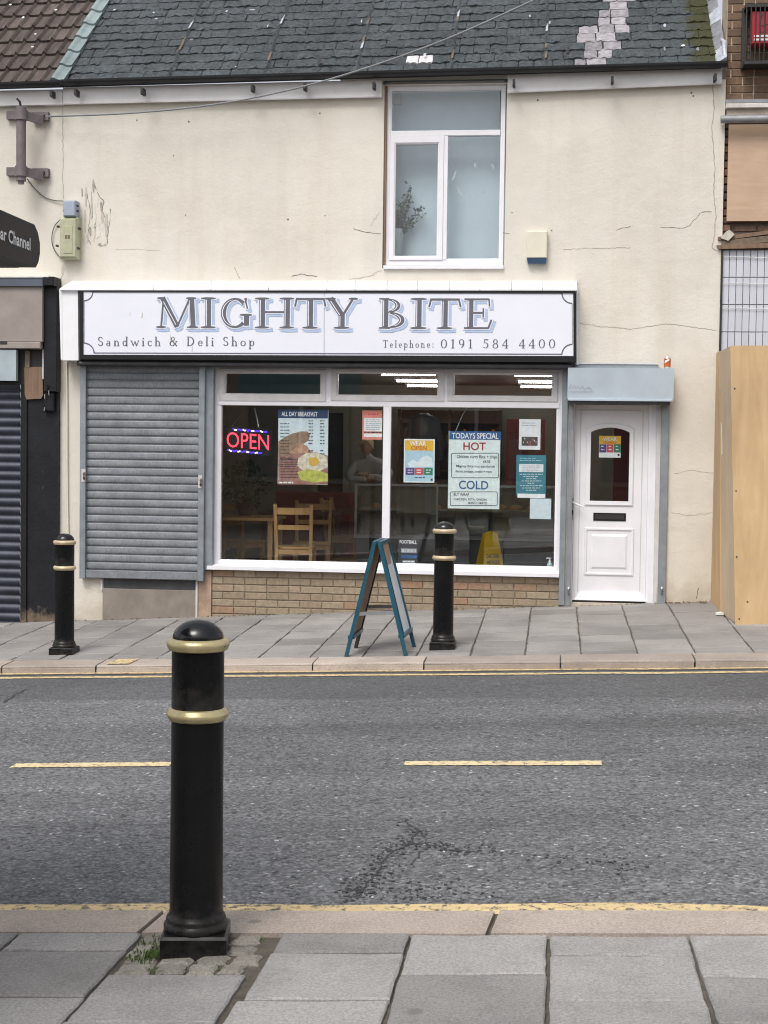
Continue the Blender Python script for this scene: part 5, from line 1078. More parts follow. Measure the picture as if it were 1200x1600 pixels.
# ================================================================== PLYWOOD HOARDING
hp = hit(1149, 976, FA, FB); hb = hit(1113, 944, FA, FB); zt0 = at(1141, 540, hp.y).z; YH = hp.y
hd = thing('plywood_hoarding', (hp.x, hp.y, zfar(hp.x, hp.y)), 'tall tan plywood hoarding boxed out onto the pavement', 'hoarding')
bx0 = at(1143, 700, YH).x; zt1 = at(1170, 539, YH).z; zb0 = zfar(hp.x, YH)-.01
MB().hexa([(hp.x,YH,zb0),(hp.x+2.4,YH,zb0+.1),(hp.x+2.4,YH+.018,zb0+.1),(hp.x,YH+.018,zb0),(at(1141,540,YH).x,YH,zt0),(hp.x+2.4,YH,zt0+.02),(hp.x+2.4,YH+.018,zt0+.02),(at(1141,540,YH).x,YH+.018,zt0)]).build('front_sheet', 'plywood', hd)
def sidesheet(pa, pb, pc, pd, Ya, Yb, off):   # bottom front, bottom back, top back, top front (pixel), depths
    P = [at(*pa, Ya), at(*pb, Yb), at(*pc, Yb), at(*pd, Ya)]; P = [p+Vector((off, 0, 0)) for p in P]; t = Vector((.018, 0, 0))
    return MB().hexa([P[0], P[0]+t, P[1]+t, P[1], P[3], P[3]+t, P[2]+t, P[2]], 0)
Ym = YH*.48
sidesheet((1149,974),(1127,957),(1125,549),(1141,541), YH+.019, Ym, 0).build('side_sheet', 'plywood_side', hd); sidesheet((1126.6,957),(1111,944),(1120,551),(1124.5,549), Ym-.002, -.003, -.004).build('side_sheet', 'plywood', hd)
for px, py in ((1148,607),(1150,767),(1151,870),(1155,967),(1168,940)): p = at(px, py, YH-.001); MB().tube([p, p+Vector((0,-.004,0))], .007, 6).build('screw', 'iron', hd)
yy = lambda px: Ym+(YH-Ym)*(px-1125.5)/19.5
MB().add([at(px, py, yy(px))+Vector((-.003, 0, 0)) for px, py in ((1126.6,659),(1127.4,711),(1130.4,708),(1131.2,672),(1128.6,662))], [(0,1,2,3,4)]).build('tape', 'litter', hd)

# ================================================================== A-BOARD
zA = zfar(-1.6, -2.6)
fl, fr2 = hit(541, 1026, FA, FB), hit(634, 1024, FA, FB); rl, rr2 = hit(556, 1012, FA, FB), hit(647.5, 1011, FA, FB)
tf, tr_ = at(589, 849, (fl.y+fr2.y)/2), at(602, 843.5, (rl.y+rr2.y)/2)
ab_ = thing('pavement_board', (tf.x, (tf.y+tr_.y)/2, zA), 'folding pavement sign with blue green frame and white panel', 'sign board')
for side, (f0, r0_) in enumerate(((fl, rl), (fr2, rr2))):
    s = -1 if side == 0 else 1; dx = Vector((.022*s, 0, 0)); F1, R1 = tf+dx, tr_+dx
    lf = part('left_frame' if side == 0 else 'right_frame', (f0+r0_)/2, ab_)
    up = Vector((1, 0, 0)); mt = 'teal_frame'
    MB().bar(f0, F1, .036, .03, (1,0,0)).build('leg', mt, lf); MB().bar(r0_, R1, .036, .03, (1,0,0)).build('leg', mt if side else 'iron', lf)
    lo_f, lo_r = f0.lerp(F1, .17), r0_.lerp(R1, .17); MB().bar(F1, R1, .03, .036, (1,0,0)).build('top_rail', mt, lf); MB().bar(lo_f, lo_r, .03, .05, (1,0,0)).build('bottom_rail', mt, lf)
    n = ((R1-F1).cross(lo_f-F1)).normalized(); n = n if n.x*s > 0 else -n
    q = [lo_f, lo_r, R1, F1]; m = MB(); m.hexa([v-n*.006 for v in q]+[v+n*.004 for v in q]); m.build('panel', 'mdf', lf, recalc=True)
    q2 = [lo_f.lerp(lo_r, .08), lo_r.lerp(lo_f, .08), R1.lerp(F1, .08)-Vector((0,0,.02)), F1.lerp(R1, .08)-Vector((0,0,.02))]; m = MB(); m.hexa([v+n*.0045 for v in q2]+[v+n*.0075 for v in q2]); m.build('white_sheet', 'aboard_white', lf, recalc=True)
    for (a0, a1) in ((q2[0], q2[3]), (q2[1], q2[2])): MB().bar(a0+n*.014, a1+n*.014, .014, .014, (1,0,0)).build('panel_bead', mt, lf)
for A, B in ((fl.lerp(tf, .38), fr2.lerp(tf, .38)), (rl.lerp(tr_, .38), rr2.lerp(tr_, .38))): MB().bar(A, B, .012, .03).build('stay', 'lead', ab_)

# ================================================================== BUS SHELTER (near pavement, only its roof end is in view)
XSH = -1.72; ke = (XSH-CAM.x)
def shx(px, py):     # point on the vertical plane x = XSH
    d = ray(px, py); return CAM+d*((XSH-CAM.x)/d.x)
e = [shx(*q) for q in ((54,351),(59.5,364),(62.5,380),(62.5,396),(60,410),(56,418))]
y0 = e[0].y-2.6
bs = thing('bus_shelter', (XSH-.7, e[0].y-1.3, znear(XSH, -11)), 'black bus shelter roof end with white lettering at left edge', 'bus shelter')
zt_, zb_ = e[0].z, e[-1].z; prof = [(y0, zb_)]+[(p.y, p.z) for p in e[::-1]]+[(y0, zt_)]
n = len(prof); m = MB(); m.add([(XSH, y, z) for y, z in prof]+[(XSH-.06, y, z) for y, z in prof], [tuple(range(n)), tuple(range(2*n-1, n-1, -1))]+[(k, k+n, (k+1) % n+n, (k+1) % n) for k in range(n)]); m.build('end_fascia', 'black_frame', bs, recalc=True)
MB().box(XSH-1.5, XSH-.062, y0, e[2].y-.03, zb_+.0, zb_+.10).build('roof', 'black_frame', bs); MB().box(XSH-1.5, XSH-1.44, y0, e[2].y-.03, zb_+.101, zt_).build('far_fascia', 'black_frame', bs)
tb0, tb1 = shx(-12, 365), shx(47, 393); h_ = shx(47, 373).z-shx(47, 393).z
sans('lettering', 'Clear Channel', 'p_white', bs, lambda u, v: (XSH+.0015, tb0.y-.02+(tb1.y-tb0.y+.02)*u, tb1.z+.002+h_*v), .022)
for yy in (y0+.15, e[0].y-.35):
    for xx in (XSH-1.35,): MB().box(xx-.04, xx+.04, yy-.04, yy+.04, znear(xx, yy)-.02, zb_-.001).build('post', 'black_frame', bs)
MB().box(XSH-1.37, XSH-1.36, y0+.2, e[0].y-.4, znear(XSH-1.4, -11)+.2, zb_-.1).build('glass_panel', 'glass', bs)

# ================================================================== SHOP INTERIOR
FZ = zfar(.3, 0)+.02; YI = 6.2; CZ = 1.6+.92
def sbox(name, mat, *a_): return tag(box(name, mat, None, *a_), kind='structure')
ix0, ix1 = XA+.3, XB-.15
sbox('interior_floor', 'int_floor', ix0, ix1, .26, YI, FZ-.1, FZ); sbox('interior_ceiling', 'int_ceiling', ix0, ix1, .26, YI, CZ, CZ+.1); sbox('interior_back_wall', 'int_wall', ix0, ix1, YI, YI+.1, FZ, CZ)
sbox('interior_left_wall', 'int_wall', ix0-.1, ix0, .26, YI, FZ, CZ); sbox('interior_right_wall', 'int_wall', ix1, ix1+.1, .26, YI, FZ, CZ); sbox('interior_lobby_wall', 'int_dark', DR[0]-.12, DR[0]-.04, .26, .7, FZ, CZ)
sbox('inner_sill', 'upvc_dirty', SF[0], SF[1], .11, .3, zs_, zs_+.02)
sbox('upstairs_ceiling', 'int_ceiling', UW[0]-.5, UW[1]+.5, .25, 2, 5.34, 5.4)
tz = 1.6+.85
for (xa, xb) in ((-1.96+.0, -1.36), (-.47, .15)):
    for k, yy in enumerate((1.95, 3.5, 4.85)):
        t = thing('ceiling_light', ((xa+xb)/2, yy, tz), '%s of the fluorescent tubes seen through the %s top light' % (('nearest', 'middle', 'farthest')[k], 'middle' if xa < -1 else 'right'), 'light', 'fluorescent ceiling lights')
        MB().tube([(xa, yy, tz), (xb, yy, tz)], .012, 8).build('tube', 'tube', t); MB().box(xa-.03, xb+.03, yy-.03, yy+.03, tz+.02, CZ-.001).build('batten', 'upvc_dirty', t)
def chair(px, py, Yc, rz, label):
    p = at(px, py, Yc); X, Yv = p.x, p.y; t = thing('wooden_chair', (X, Yv, FZ), label, 'chair', 'pine chairs in the window'); cr, sr = math.cos(rz), math.sin(rz)
    f = lambda v: Vector((X+v.x*cr-v.y*sr, Yv+v.x*sr+v.y*cr, FZ+v.z))
    def pc(name, m): m.xf(f).build(name, 'pine', t)
    for s in (-1, 1):
        pc('leg', MB().bar((s*.18,-.18,0), (s*.18,-.18,.43), .036)); pc('back_post', MB().bar((s*.18,.19,0), (s*.18,.18,.43), .034).bar((s*.18,.18,.43), (s*.19,.25,.90), .034))
        pc('side_rail', MB().bar((s*.18,-.165,.40), (s*.18,.17,.40), .02, .05)); pc('stretcher', MB().bar((s*.18,-.165,.18), (s*.18,.18,.18), .02, .025))
    pc('front_rail', MB().bar((-.162,-.18,.40), (.162,-.18,.40), .02, .05)); pc('back_rail', MB().bar((-.163,.178,.40), (.163,.178,.40), .02, .05)); pc('seat', MB().box(-.205,.205,-.21,.155,.431,.452))
    for z, h in ((.83, .07), (.66, .05)): 
        yb = .18+.07*(z-.43)/.47; m = MB()
        for k in range(6):
            u0, u1 = -.175+.35*k/6, -.175+.35*(k+1)/6; c0_, c1_ = .025*(1-(u0/.175)**2), .025*(1-(u1/.175)**2)
            m.hexa([(u0,yb+c0_-.009,z-h/2),(u1,yb+c1_-.009,z-h/2),(u1,yb+c1_+.009,z-h/2),(u0,yb+c0_+.009,z-h/2),(u0,yb+c0_-.009,z+h/2),(u1,yb+c1_-.009,z+h/2),(u1,yb+c1_+.009,z+h/2),(u0,yb+c0_+.009,z+h/2)])
        pc('back_slat', m)
chair(462, 850, .80, math.pi+.06, 'pine slat back chair nearest the window glass'); chair(488, 850, 1.55, .12, 'pine slat back chair behind the one at the glass'); chair(540, 850, 2.9, 1.4, 'dim pine chair further back in the shop'); chair(375, 850, 1.6, 2.7, 'pine chair tucked beside the table under the plant')
def table(px, Yc, w, d, label, mt='pine', h=.74):
    X = at(px, 850, Yc).x; t = thing('table', (X, Yc, FZ), label, 'table'); box('table_top', mt, t, X-w/2, X+w/2, Yc-d/2, Yc+d/2, FZ+h-.03, FZ+h)
    for sx in (-1, 1):
        for sy in (-1, 1): box('leg', mt, t, X+sx*(w/2-.06)-.025, X+sx*(w/2-.06)+.025, Yc+sy*(d/2-.06)-.025, Yc+sy*(d/2-.06)+.025, FZ, FZ+h-.031)
table(385, 1.15, .75, .65, 'small pine table under the bushy plant'); table(560, 3.4, 1.0, .7, 'dark red wooden table at the back of the shop', 'dark_wood'); table(470, 2.6, .9, .7, 'dark wooden table behind the pine chairs', 'dark_wood')
# bushy plant on the table
p = at(383, 800, 1.3); p.z = FZ+.742; bp = thing('bay_tree', p, 'bushy dark green pot plant below the open sign', 'plant')
MB().lathe([(.07,0),(.09,.12),(.10,.13),(.10,.14),(.085,.14),(.085,.12),(0,.12)], p, 20).build('pot', 'pot', bp); MB().tube([p+Vector((0,0,.12)), p+Vector((.01,0,.3))], .014, 6).build('stem', 'dark_wood', bp); m = MB(); c_ = p+Vector((0, 0, .34))
for k in range(900):
    d = Vector((ru(-1,1), ru(-1,1), ru(-1,1)))
    if d.length > 1 or d.length < .3: continue
    q = c_+Vector((d.x*.26, d.y*.24, d.z*.26)); dd = (d.normalized()+Vector((ru(-.8,.8), ru(-.8,.8), ru(-.3,.9)))).normalized(); l = ru(.04,.07); n = dd.cross(Vector((ru(-1,1), ru(-1,1), ru(-1,1)))).normalized()*l*.25
    m.add([q, q+dd*l*.5+n, q+dd*l, q+dd*l*.5-n], [(0,1,2,3)])
m.build('foliage', 'leaf_dark', bp)
# deli counter
YC = 2.5; x0, x1 = at(556, 800, YC).x, at(866, 800, YC).x; ht = at(700, 757, YC).z
dc = thing('deli_counter', ((x0+x1)/2, YC+.3, FZ), 'long deli display counter with glass front and steel top rail', 'counter')
h1, h2 = at(700, 843, YC).z, at(700, 800, YC).z
box('plinth', 'soffit', dc, x0+.03, x1-.03, YC+.05, YC+.7, FZ, FZ+.1); 
for k in range(4): box('base_panel', 'counter_grey', dc, x0+(x1-x0)*k/4+.008, x0+(x1-x0)*(k+1)/4-.008, YC, YC+.7, FZ+.101, h1)
box('ledge', 'steel', dc, x0-.02, x1+.02, YC-.03, YC+.72, h1+.001, h1+.03); box('back_panel', 'counter_cream', dc, x0+.02, x1-.02, YC+.66, YC+.7, h1+.031, ht-.05)
box('shelf', 'counter_cream', dc, x0+.02, x1-.02, YC+.12, YC+.655, h2, h2+.02); box('glass_front', 'glass', dc, x0, x1, YC, YC+.006, h1+.031, ht-.03); box('top_rail', 'steel', dc, x0-.02, x1+.02, YC-.02, YC+.06, ht-.029, ht-.008); box('serving_top', 'counter_cream', dc, x0-.02, x1+.02, YC+.45, YC+.85, ht-.04, ht-.02)
for X in (x0, (x0+x1)/2-.2, x1): box('upright', 'steel', dc, X-.012, X+.012, YC-.012, YC-.001, h1+.031, ht-.03)
pbox('white_tray', 'counter_cream', dc, (620,764,684,802), YC+.08, YC+.1)
for k in range(9):
    X = x0+.2+(x1-x0-.4)*k/8; c_ = Vector((X+ru(-.05,.05), YC+.35, h2+.021)); r = ru(.06, .1)
    br = thing('bread_roll', c_, '%s bread roll from the left on the counter shelf' % ('first','second','third','fourth','fifth','sixth','seventh','eighth','ninth')[k], 'bread', 'bread rolls on the counter shelf'); MB().lathe([(r*math.cos(a), r*.7*math.sin(a)+0.0) for a in [j*math.pi/2/5 for j in range(6)]], c_, 12).build('roll', 'bread', br)
# back of shop
def bthing(name, mat, px, Y0, Y1, label, cat, z0=None):
    a = rect(*px, Y0); zz0 = FZ if z0 is None else a[2]; return tag(box(name, mat, None, a[0], a[1], Y0, Y1, zz0, a[3], .006), label, cat)
fz_ = thing('drinks_fridge', (at(812, 700, 5).x, 5, FZ), 'tall red drinks fridge against the back wall', 'fridge'); a = rect(790, 655, 850, 860, 4.8)
box('cabinet', 'red_paint', fz_, a[0], a[1], 4.82, 5.4, FZ, a[3]); fd = box('glass_door', 'glass', fz_, a[0]+.04, a[1]-.04, 4.80, 4.815, FZ+.3, a[3]-.18); box('header', 'red_paint', fz_, a[0], a[1], 4.79, 4.819, a[3]-.17, a[3])
su = thing('wall_shelves', (at(690, 650, 5.6).x, 5.8, FZ), 'dark brown shelf unit on the back wall behind the counter', 'shelves'); a = rect(622, 640, 780, 860, 5.7)
box('back_board', 'dark_wood', su, a[0], a[1], 6.1, 6.19, FZ, a[3])
for k in range(5): box('shelf', 'dark_wood', su, a[0], a[1], 5.75, 6.099, FZ+.5+k*.34, FZ+.53+k*.34)
for X in (a[0], (a[0]+a[1])/2, a[1]): box('upright', 'dark_wood', su, X-.02, X+.02, 5.72, 5.749, FZ, a[3])
for k in range(4):
    for j in range(7):
        X = a[0]+.1+(a[1]-a[0]-.2)*j/6; z0 = FZ+.531+k*.34; r = ru(.03, .05); h = ru(.12, .24); wc = ('white_plastic', 'p_orange', 'p_green', 'p_grey', 'p_blue')[int(ru(0, 4.99))]
        tag(MB().lathe([(0,0),(r,0),(r,h*.7),(r*.6,h*.8),(r*.6,h),(0,h)], (X, 5.9, z0), 10).build('jar', wc), '%s jar from the left on the %s back shelf' % (('first','second','third','fourth','fifth','sixth','seventh')[j], ('lowest','second lowest','second highest','highest')[k]), 'jar', 'jars on the back shelves')
dw = thing('inner_doorway', (at(530, 700, 5.9).x, 6.1, FZ), 'dark inner doorway with pale timber frame at the back', 'doorway'); a = rect(495, 645, 535, 860, 6.1)
box('opening', 'int_dark', dw, a[0], a[1], 6.17, 6.19, FZ, a[3]); box('jamb', 'counter_cream', dw, a[1], a[1]+.09, 6.12, 6.19, FZ, a[3]+.09); box('jamb', 'counter_cream', dw, a[0]-.09, a[0], 6.12, 6.19, FZ, a[3]+.09); box('head', 'counter_cream', dw, a[0], a[1], 6.12, 6.19, a[3], a[3]+.09)
bthing('added_reflection_panel', 'red_paint', (958,660,990,860), 1.4, 1.5, 'dark red panel inside behind the door glass', 'panel')  # added panel, its red stands in for a reflection in the door pane
red = bthing('red_counter', 'red_paint', (430,770,545,860), 4.2, 4.7, 'dark red painted bar front behind the tables', 'counter')
for k, (px, w) in enumerate(((668,.12),(646,.1))):
    a = at(px, 650, 5.0); pass
coats = thing('hanging_coat', at(655, 650, 4.3), 'dark coat hanging behind the wooden window bar', 'coat'); c_ = at(662, 700, 4.4)
MB().tube([c_+Vector((0,0,.45)), c_+Vector((0,0,.38)), c_+Vector((.01,0,.1)), c_+Vector((0,0,-.35))], [.05,.17,.18,.22], 14).build('body', 'p_ink', coats)
for s in (-1, 1): MB().tube([c_+Vector((s*.14,0,.36)), c_+Vector((s*.2,0,.1)), c_+Vector((s*.21,-.02,-.15))], [.06,.055,.045], 10).build('sleeve', 'p_ink', coats)

# person leaning on the counter
YP = 3.45; pc_ = at(573, 757, YP); X = pc_.x; zc = ht-.02
pr = thing('person', (X, YP, FZ), 'blond person in grey top leaning on folded arms behind the counter', 'person')
def skin(name, verts, edges, mat, parent, sub=2, root=0):
    me = bpy.data.meshes.new(name); me.from_pydata([v[:3] for v in verts], edges, []); o = bpy.data.objects.new(name, me); COL.objects.link(o)
    mo = o.modifiers.new('skin', 'SKIN'); mo.use_smooth_shade = True
    for i, v in enumerate(verts): me.skin_vertices[0].data[i].radius = (v[3], v[4] if len(v) > 4 else v[3]); me.skin_vertices[0].data[i].use_root = (i == root)
    sbm = o.modifiers.new('sub', 'SUBSURF'); sbm.levels = sub; sbm.render_levels = sub
    dg = bpy.context.evaluated_depsgraph_get(); m2 = bpy.data.meshes.new_from_object(o.evaluated_get(dg)); bpy.data.objects.remove(o); bpy.data.meshes.remove(me)
    m = MB(); m.add([tuple(v.co) for v in m2.vertices], [tuple(p.vertices) for p in m2.polygons], 0, True); bpy.data.meshes.remove(m2); return m.build(name, mat, parent)
zs0 = zc+.28
bv = [(X+.02,YP+.35,FZ+.88,.16,.12), (X+.02,YP+.28,FZ+1.05,.15,.11), (X+.02,YP+.17,zc+.12,.165,.11), (X+.02,YP+.1,zc+.24,.12,.09), (X+.015,YP+.05,zc+.31,.05), (X,YP+.01,zc+.37,.05),
      (X-.15,YP+.1,zc+.22,.07), (X-.23,YP+.03,zc+.10,.055), (X-.20,YP-.1,zc+.05,.045), (X+.02,YP-.14,zc+.05,.038), (X+.19,YP+.1,zc+.22,.07), (X+.29,YP+.03,zc+.11,.055), (X+.24,YP-.1,zc+.06,.045), (X+.02,YP-.10,zc+.09,.038),
      (X-.09,YP+.38,FZ+.80,.10), (X-.1,YP+.33,FZ+.45,.075), (X-.1,YP+.38,FZ+.08,.05), (X+.13,YP+.38,FZ+.80,.10), (X+.14,YP+.33,FZ+.45,.075), (X+.14,YP+.38,FZ+.08,.05)]
skin('body', bv, [(0,1),(1,2),(2,3),(3,4),(4,5),(3,6),(6,7),(7,8),(8,9),(3,10),(10,11),(11,12),(12,13),(0,14),(14,15),(15,16),(0,17),(17,18),(18,19)], 'grey_top', pr)
hc = Vector((X-.005, YP-.02, zc+.46)); m = MB(); vs = []; fs = []; R_, C_ = 14, 20
for i in range(R_+1):
    th = math.pi*i/R_
    for j in range(C_):
        ph_ = 2*math.pi*j/C_; x, y, z = math.sin(th)*math.cos(ph_)*.075, math.sin(th)*math.sin(ph_)*.095, math.cos(th)*.115
        if y < -.07 and abs(x) < .02: y -= .018*max(0, 1-abs(z+.015)/.035)          # nose
        if y < -.06 and abs(abs(x)-.032) < .016 and abs(z-.012) < .018: y += .012   # eye sockets
        if y < -.06 and abs(x) < .03 and abs(z+.055) < .01: y += .006                # mouth
        if z < -.06: x *= .85; y *= .95
        vs.append((hc.x+x, hc.y+y, hc.z+z))
for i in range(R_):
    for j in range(C_): fs.append((i*C_+j, (i+1)*C_+j, (i+1)*C_+(j+1) % C_, i*C_+(j+1) % C_))
hd_ = m.add(vs, fs, 0, True).build('head', 'skin', pr)
m = MB(); vs = []; fs = []
for i in range(9):
    th = math.pi*.62*i/8
    for j in range(C_):
        ph_ = 2*math.pi*j/C_; face = max(0, -math.sin(ph_)); th2 = th*(1-.42*face**2); k = 1.1+.05*mnoise.noise(Vector((j*.9, i*.8, 3)))
        vs.append((hc.x+math.sin(th2)*math.cos(ph_)*.082*k, hc.y+.004+math.sin(th2)*math.sin(ph_)*.10*k, hc.z+.005+math.cos(th2)*.12*k))
for i in range(8):
    for j in range(C_): fs.append((i*C_+j, (i+1)*C_+j, (i+1)*C_+(j+1) % C_, i*C_+(j+1) % C_))
m.add(vs, fs, 0, True).build('hair', 'hair', pr)
for s in (-1, 1): MB().lathe([(.0,-.006),(.007,-.003),(.008,0),(.005,.005),(0,.006)], hc+Vector((s*.03,-.083,.012)), 8).build('eye', 'p_ink', hd_); MB().tube([hc+Vector((s*.074,-.005,-.02)), hc+Vector((s*.082,0,.02))], [.012,.014], 6).build('ear', 'skin', hd_)
def hand(wx, wy, wz, dirx, name='hand'):
    m = MB(); d = Vector((dirx, 0, 0)); w = Vector((wx, wy, wz)); m.tube([w, w+d*.04, w+d*.085], [.026,.038,.034], 8)
    for k in range(4):
        b0 = w+d*.08+Vector((0, -.026+.017*k, .0)); l = (.062,.072,.068,.052)[k]; m.tube([b0, b0+d*l*.5+Vector((0,0,.004)), b0+d*l+Vector((0,0,-.012))], [.0095,.009,.007], 6)
    m.tube([w+d*.03+Vector((0,-.03,0)), w+d*.055+Vector((0,-.052,.004)), w+d*.085+Vector((0,-.056,0))], [.012,.011,.008], 6); m.build(name, 'skin', pr)
hand(X+.02, YP-.14, zc+.05, 1); hand(X+.02, YP-.10, zc+.105, -1)

# ================================================================== THINGS IN THE WINDOW
YG = .075       # just inside the glass
def poster(name, px, mat, label, cat='poster', Y=YG, th=.003, tilt=0):
    a = rect(*px, Y); o = box(name, mat, None, a[0], a[1], Y, Y+th, a[2], a[3]); return tag(o, label, cat), a
def flat(name, px, mat, parent, Y=YG-.001): return pbox(name, mat, parent, px, Y, Y+.0006)
def lines(parent, px0, px1, ys, mat, h=1.0, Y=YG-.0015, jit=.3):
    m = MB()
    for y in ys:
        x = px0
        while x < px1-1:
            w = ru(2.5, 7); e_ = min(x+w, px1*1.0 if rnd() > .15 else px1-ru(0, (px1-px0)*jit)); 
            if e_ <= x+.5: break
            a = rect(x, y-h/2, e_, y+h/2, Y); m.add([(a[0],Y,a[2]),(a[1],Y,a[2]),(a[1],Y,a[3]),(a[0],Y,a[3])], [(0,1,2,3)]); x = e_+1.2
    if m.v: m.build('print_lines', mat, parent)
def blob(parent, pts, mat, Y, name='picture'): return ppoly(pts, Y, Y+.0004).build(name, mat, parent)
po, a = poster('breakfast_poster', (434.5,640,512.5,757), 'paper_blue', 'tall breakfast menu poster with navy header and food picture')
flat('header', (434.5,640,512.5,653.5), 'navy', po); ptext('lettering', 'ALL DAY BREAKFAST', 'p_white', po, (440,643.3,496,650.5), YG-.002, .012)
blob(po, [(434.7,690),(445,683),(455,678),(470,674),(480,674),(484,678),(482,688),(474,694),(462,702),(452,712),(434.7,712)], 'p_bread', YG-.0012); blob(po, [(462,700),(474,694),(480,697),(484,703),(478,708),(456,709),(452,707)], 'p_ham', YG-.0016)
blob(po, [(434.7,711),(455,708),(480,704),(500,708),(512.3,712),(512.3,757),(434.7,757)], 'p_bacon', YG-.0008); blob(po, [(466,716),(478,708),(496,706),(511,714),(512.2,730),(495,738),(475,736),(464,728)], 'p_egg', YG-.0018); blob(po, [(482,716),(494,714),(500,722),(492,729),(483,726)], 'p_yolk', YG-.0022); blob(po, [(464,738),(480,733),(500,736),(512.2,740),(512.2,752),(490,754),(470,750)], 'p_lettuce', YG-.002)
lines(po, 438, 452, [662,667,672,677,682.5,688,693,698,703,708], 'p_ink', 1.1, YG-.0028); lines(po, 482, 489, [657.5,662,667,672,677,682.5,688,693,704], 'p_ink', 1.4, YG-.0028, 0); lines(po, 500, 507, [657.5,662,667,672,677,682.5,688,693,704,709], 'p_ink', 1.4, YG-.0028, 0); lines(po, 438, 466, [718,722,725.5,729,732.5,737,741,746], 'p_ink', 1.0, YG-.0028); ptext('lettering', 'Big Breakfast', 'p_ink', po, (438,714.5,457,718), YG-.003, .01); lines(po, 436, 458, [754], 'p_white', 2.5, YG-.003)
po, a = poster('price_poster', (566,641,597,687), 'p_pinkred', 'small orange red price list beside the window mullion'); flat('sheet', (568.5,653,597,674), 'paper', po); flat('sheet', (568.5,677.5,597,683), 'p_white', po); lines(po, 572, 595, [656,659,662,665,668,671], 'p_grey', .8); lines(po, 569, 596, [675.5], 'p_ink', 1.6); lines(po, 575, 592, [647], 'p_pink', 2)
po, a = poster('open_poster', (631,686,679,754), 'p_white', 'yellow topped campaign poster with three coloured squares in the window'); flat('header', (633,688,677,704), 'p_yellow', po); flat('sky_panel', (633,704.2,677,752), 'p_sky', po)
blob(po, [(637,724),(645,718),(652,722),(660,714),(668,712),(675,716),(676,729),(640,730)], 'p_cloud', YG-.0016); ptext('lettering', 'WEAR', 'p_white', po, (640,689,666,696.5), YG-.0022, .015); ptext('lettering', 'OPEN', 'p_orange', po, (642,697,667,703.2), YG-.0024, .015)
for q, mt in (((634,731,647.5,742),'p_purple'),((648,731,662,742),'p_pink'),((662.5,731,676,742),'p_green')): flat('square', q, mt, po, YG-.002); lines(po, q[0]+3, q[2]-3, [734.5,738.5], 'p_white', 1.5, YG-.0026)
lines(po, 648, 664, [746], 'navy', 1.4, YG-.0022); flat('mark', (673,748,676,751), 'p_ink', po, YG-.002)
po, a = poster('specials_board', (700.5,674,781,795), 'p_pale', 'pale specials board with HOT and COLD handwritten boxes', 'notice board')
flat('header', (702,674,783,687), 'p_blue', po); ptext('lettering', 'TODAYS SPECIAL', 'p_white', po, (706,676.5,779,685.5), YG-.002, .014); ptext('lettering', 'HOT', 'p_red', po, (724,691,759,703.5), YG-.002, .012); ptext('lettering', 'COLD', 'p_blue', po, (717,751,763,764.5), YG-.002, .012)
def rrect(px, w, parent, Y):
    x0, y0, x1, y1 = px; r = 2.5; pts = arcp(x1-r,y0+r,r,-90,0,4)+arcp(x1-r,y1-r,r,0,90,4)+arcp(x0+r,y1-r,r,90,180,4)+arcp(x0+r,y0+r,r,180,270,4); pts.append(pts[0]); pline(pts, w, Y, 'p_ink', parent, 'box_outline')
rrect((705.5,708,779,746.5), .006, po, YG-.0015); rrect((703.5,768.5,777,790), .006, po, YG-.0015)
for tx, q in (('Chicken curry Rice + chips',(713.5,711,777,717.5)),('£4.50',(755,719,766,723.5)),('Mighty Bite hot sandwich',(713,726.5,773,731.5)),('Bacon, sausage, cheese + mayo',(712,734.5,769,739.5)),('BLT WRAP',(709,770.5,733,775)),('CHICKEN, FETA, ONION',(709,778.5,760,782.5)),('MANGO MAYO',(732,784,761,788))): ptext('handwriting', tx, 'p_ink', po, q, YG-.002, .004)
cable('hanging_string', [at(712,674,YG+.004), at(722,650,.12), at(731,636,.2)], .0022, 'litter', 'pale string holding up the specials board')
po, a = poster('photo_notice', (811,655,844.5,702.5), 'p_white', 'white notice with a dark photograph on the right pane'); flat('sheet', (813,657,843,700), 'paper', po); flat('photograph', (815,682.5,840,696.5), 'p_photo', po, YG-.002); lines(po, 816, 838, [661,665], 'p_grey', .8)
for k in range(14): x = ru(816,838); y = ru(684,694); flat('figure', (x, y, x+1.2, y+2.2), random.choice(['p_white','p_grey','p_pink','p_green']), po, YG-.003-.00002*k)
po, a = poster('teal_notice', (806.5,711,853,774), 'p_teal', 'teal notice with white text block on the right pane'); flat('text_block', (811,725,849,737.5), 'paper', po); flat('footer', (808.5,771.5,852,778), 'p_white', po, YG-.0005); lines(po, 812, 847, [716,719.5], 'p_sky', 1.0); lines(po, 816, 844, [728,731,734.5], 'p_grey', .8, YG-.003)
for y, x0_, x1_ in ((741,812,848),(744.5,818,842),(748,822,838),(751.5,815,846),(755,824,836),(759,813,848),(762.5,816,844),(766,822,838)): lines(po, x0_, x1_, [y], 'p_cloud', 1.1, YG-.002, .1)
po, a = poster('pale_note', (828,779,861,811), 'paper_blue', 'blank pale blue paper square below the teal notice')
po, a = poster('football_card', (622,841,653,881), 'p_ink', 'black football fixture card standing on the window sill', 'card', .11); ptext('lettering', 'FOOTBALL', 'p_white', po, (624.5,844,651,849.5), .108, .012)
flat('strip', (626.5,857,651,864), 'p_grey', po, .1085); ptext('lettering', 'SKY SPORTS', 'p_white', po, (628,858.5,650,862.5), .1075, .008); flat('strip', (626.5,867,651,872), 'p_blue', po, .1085); flat('strip', (629,875.5,648,879.5), 'p_grey', po, .1085); lines(po, 630, 647, [877.5], 'p_white', 1.3, .1075)
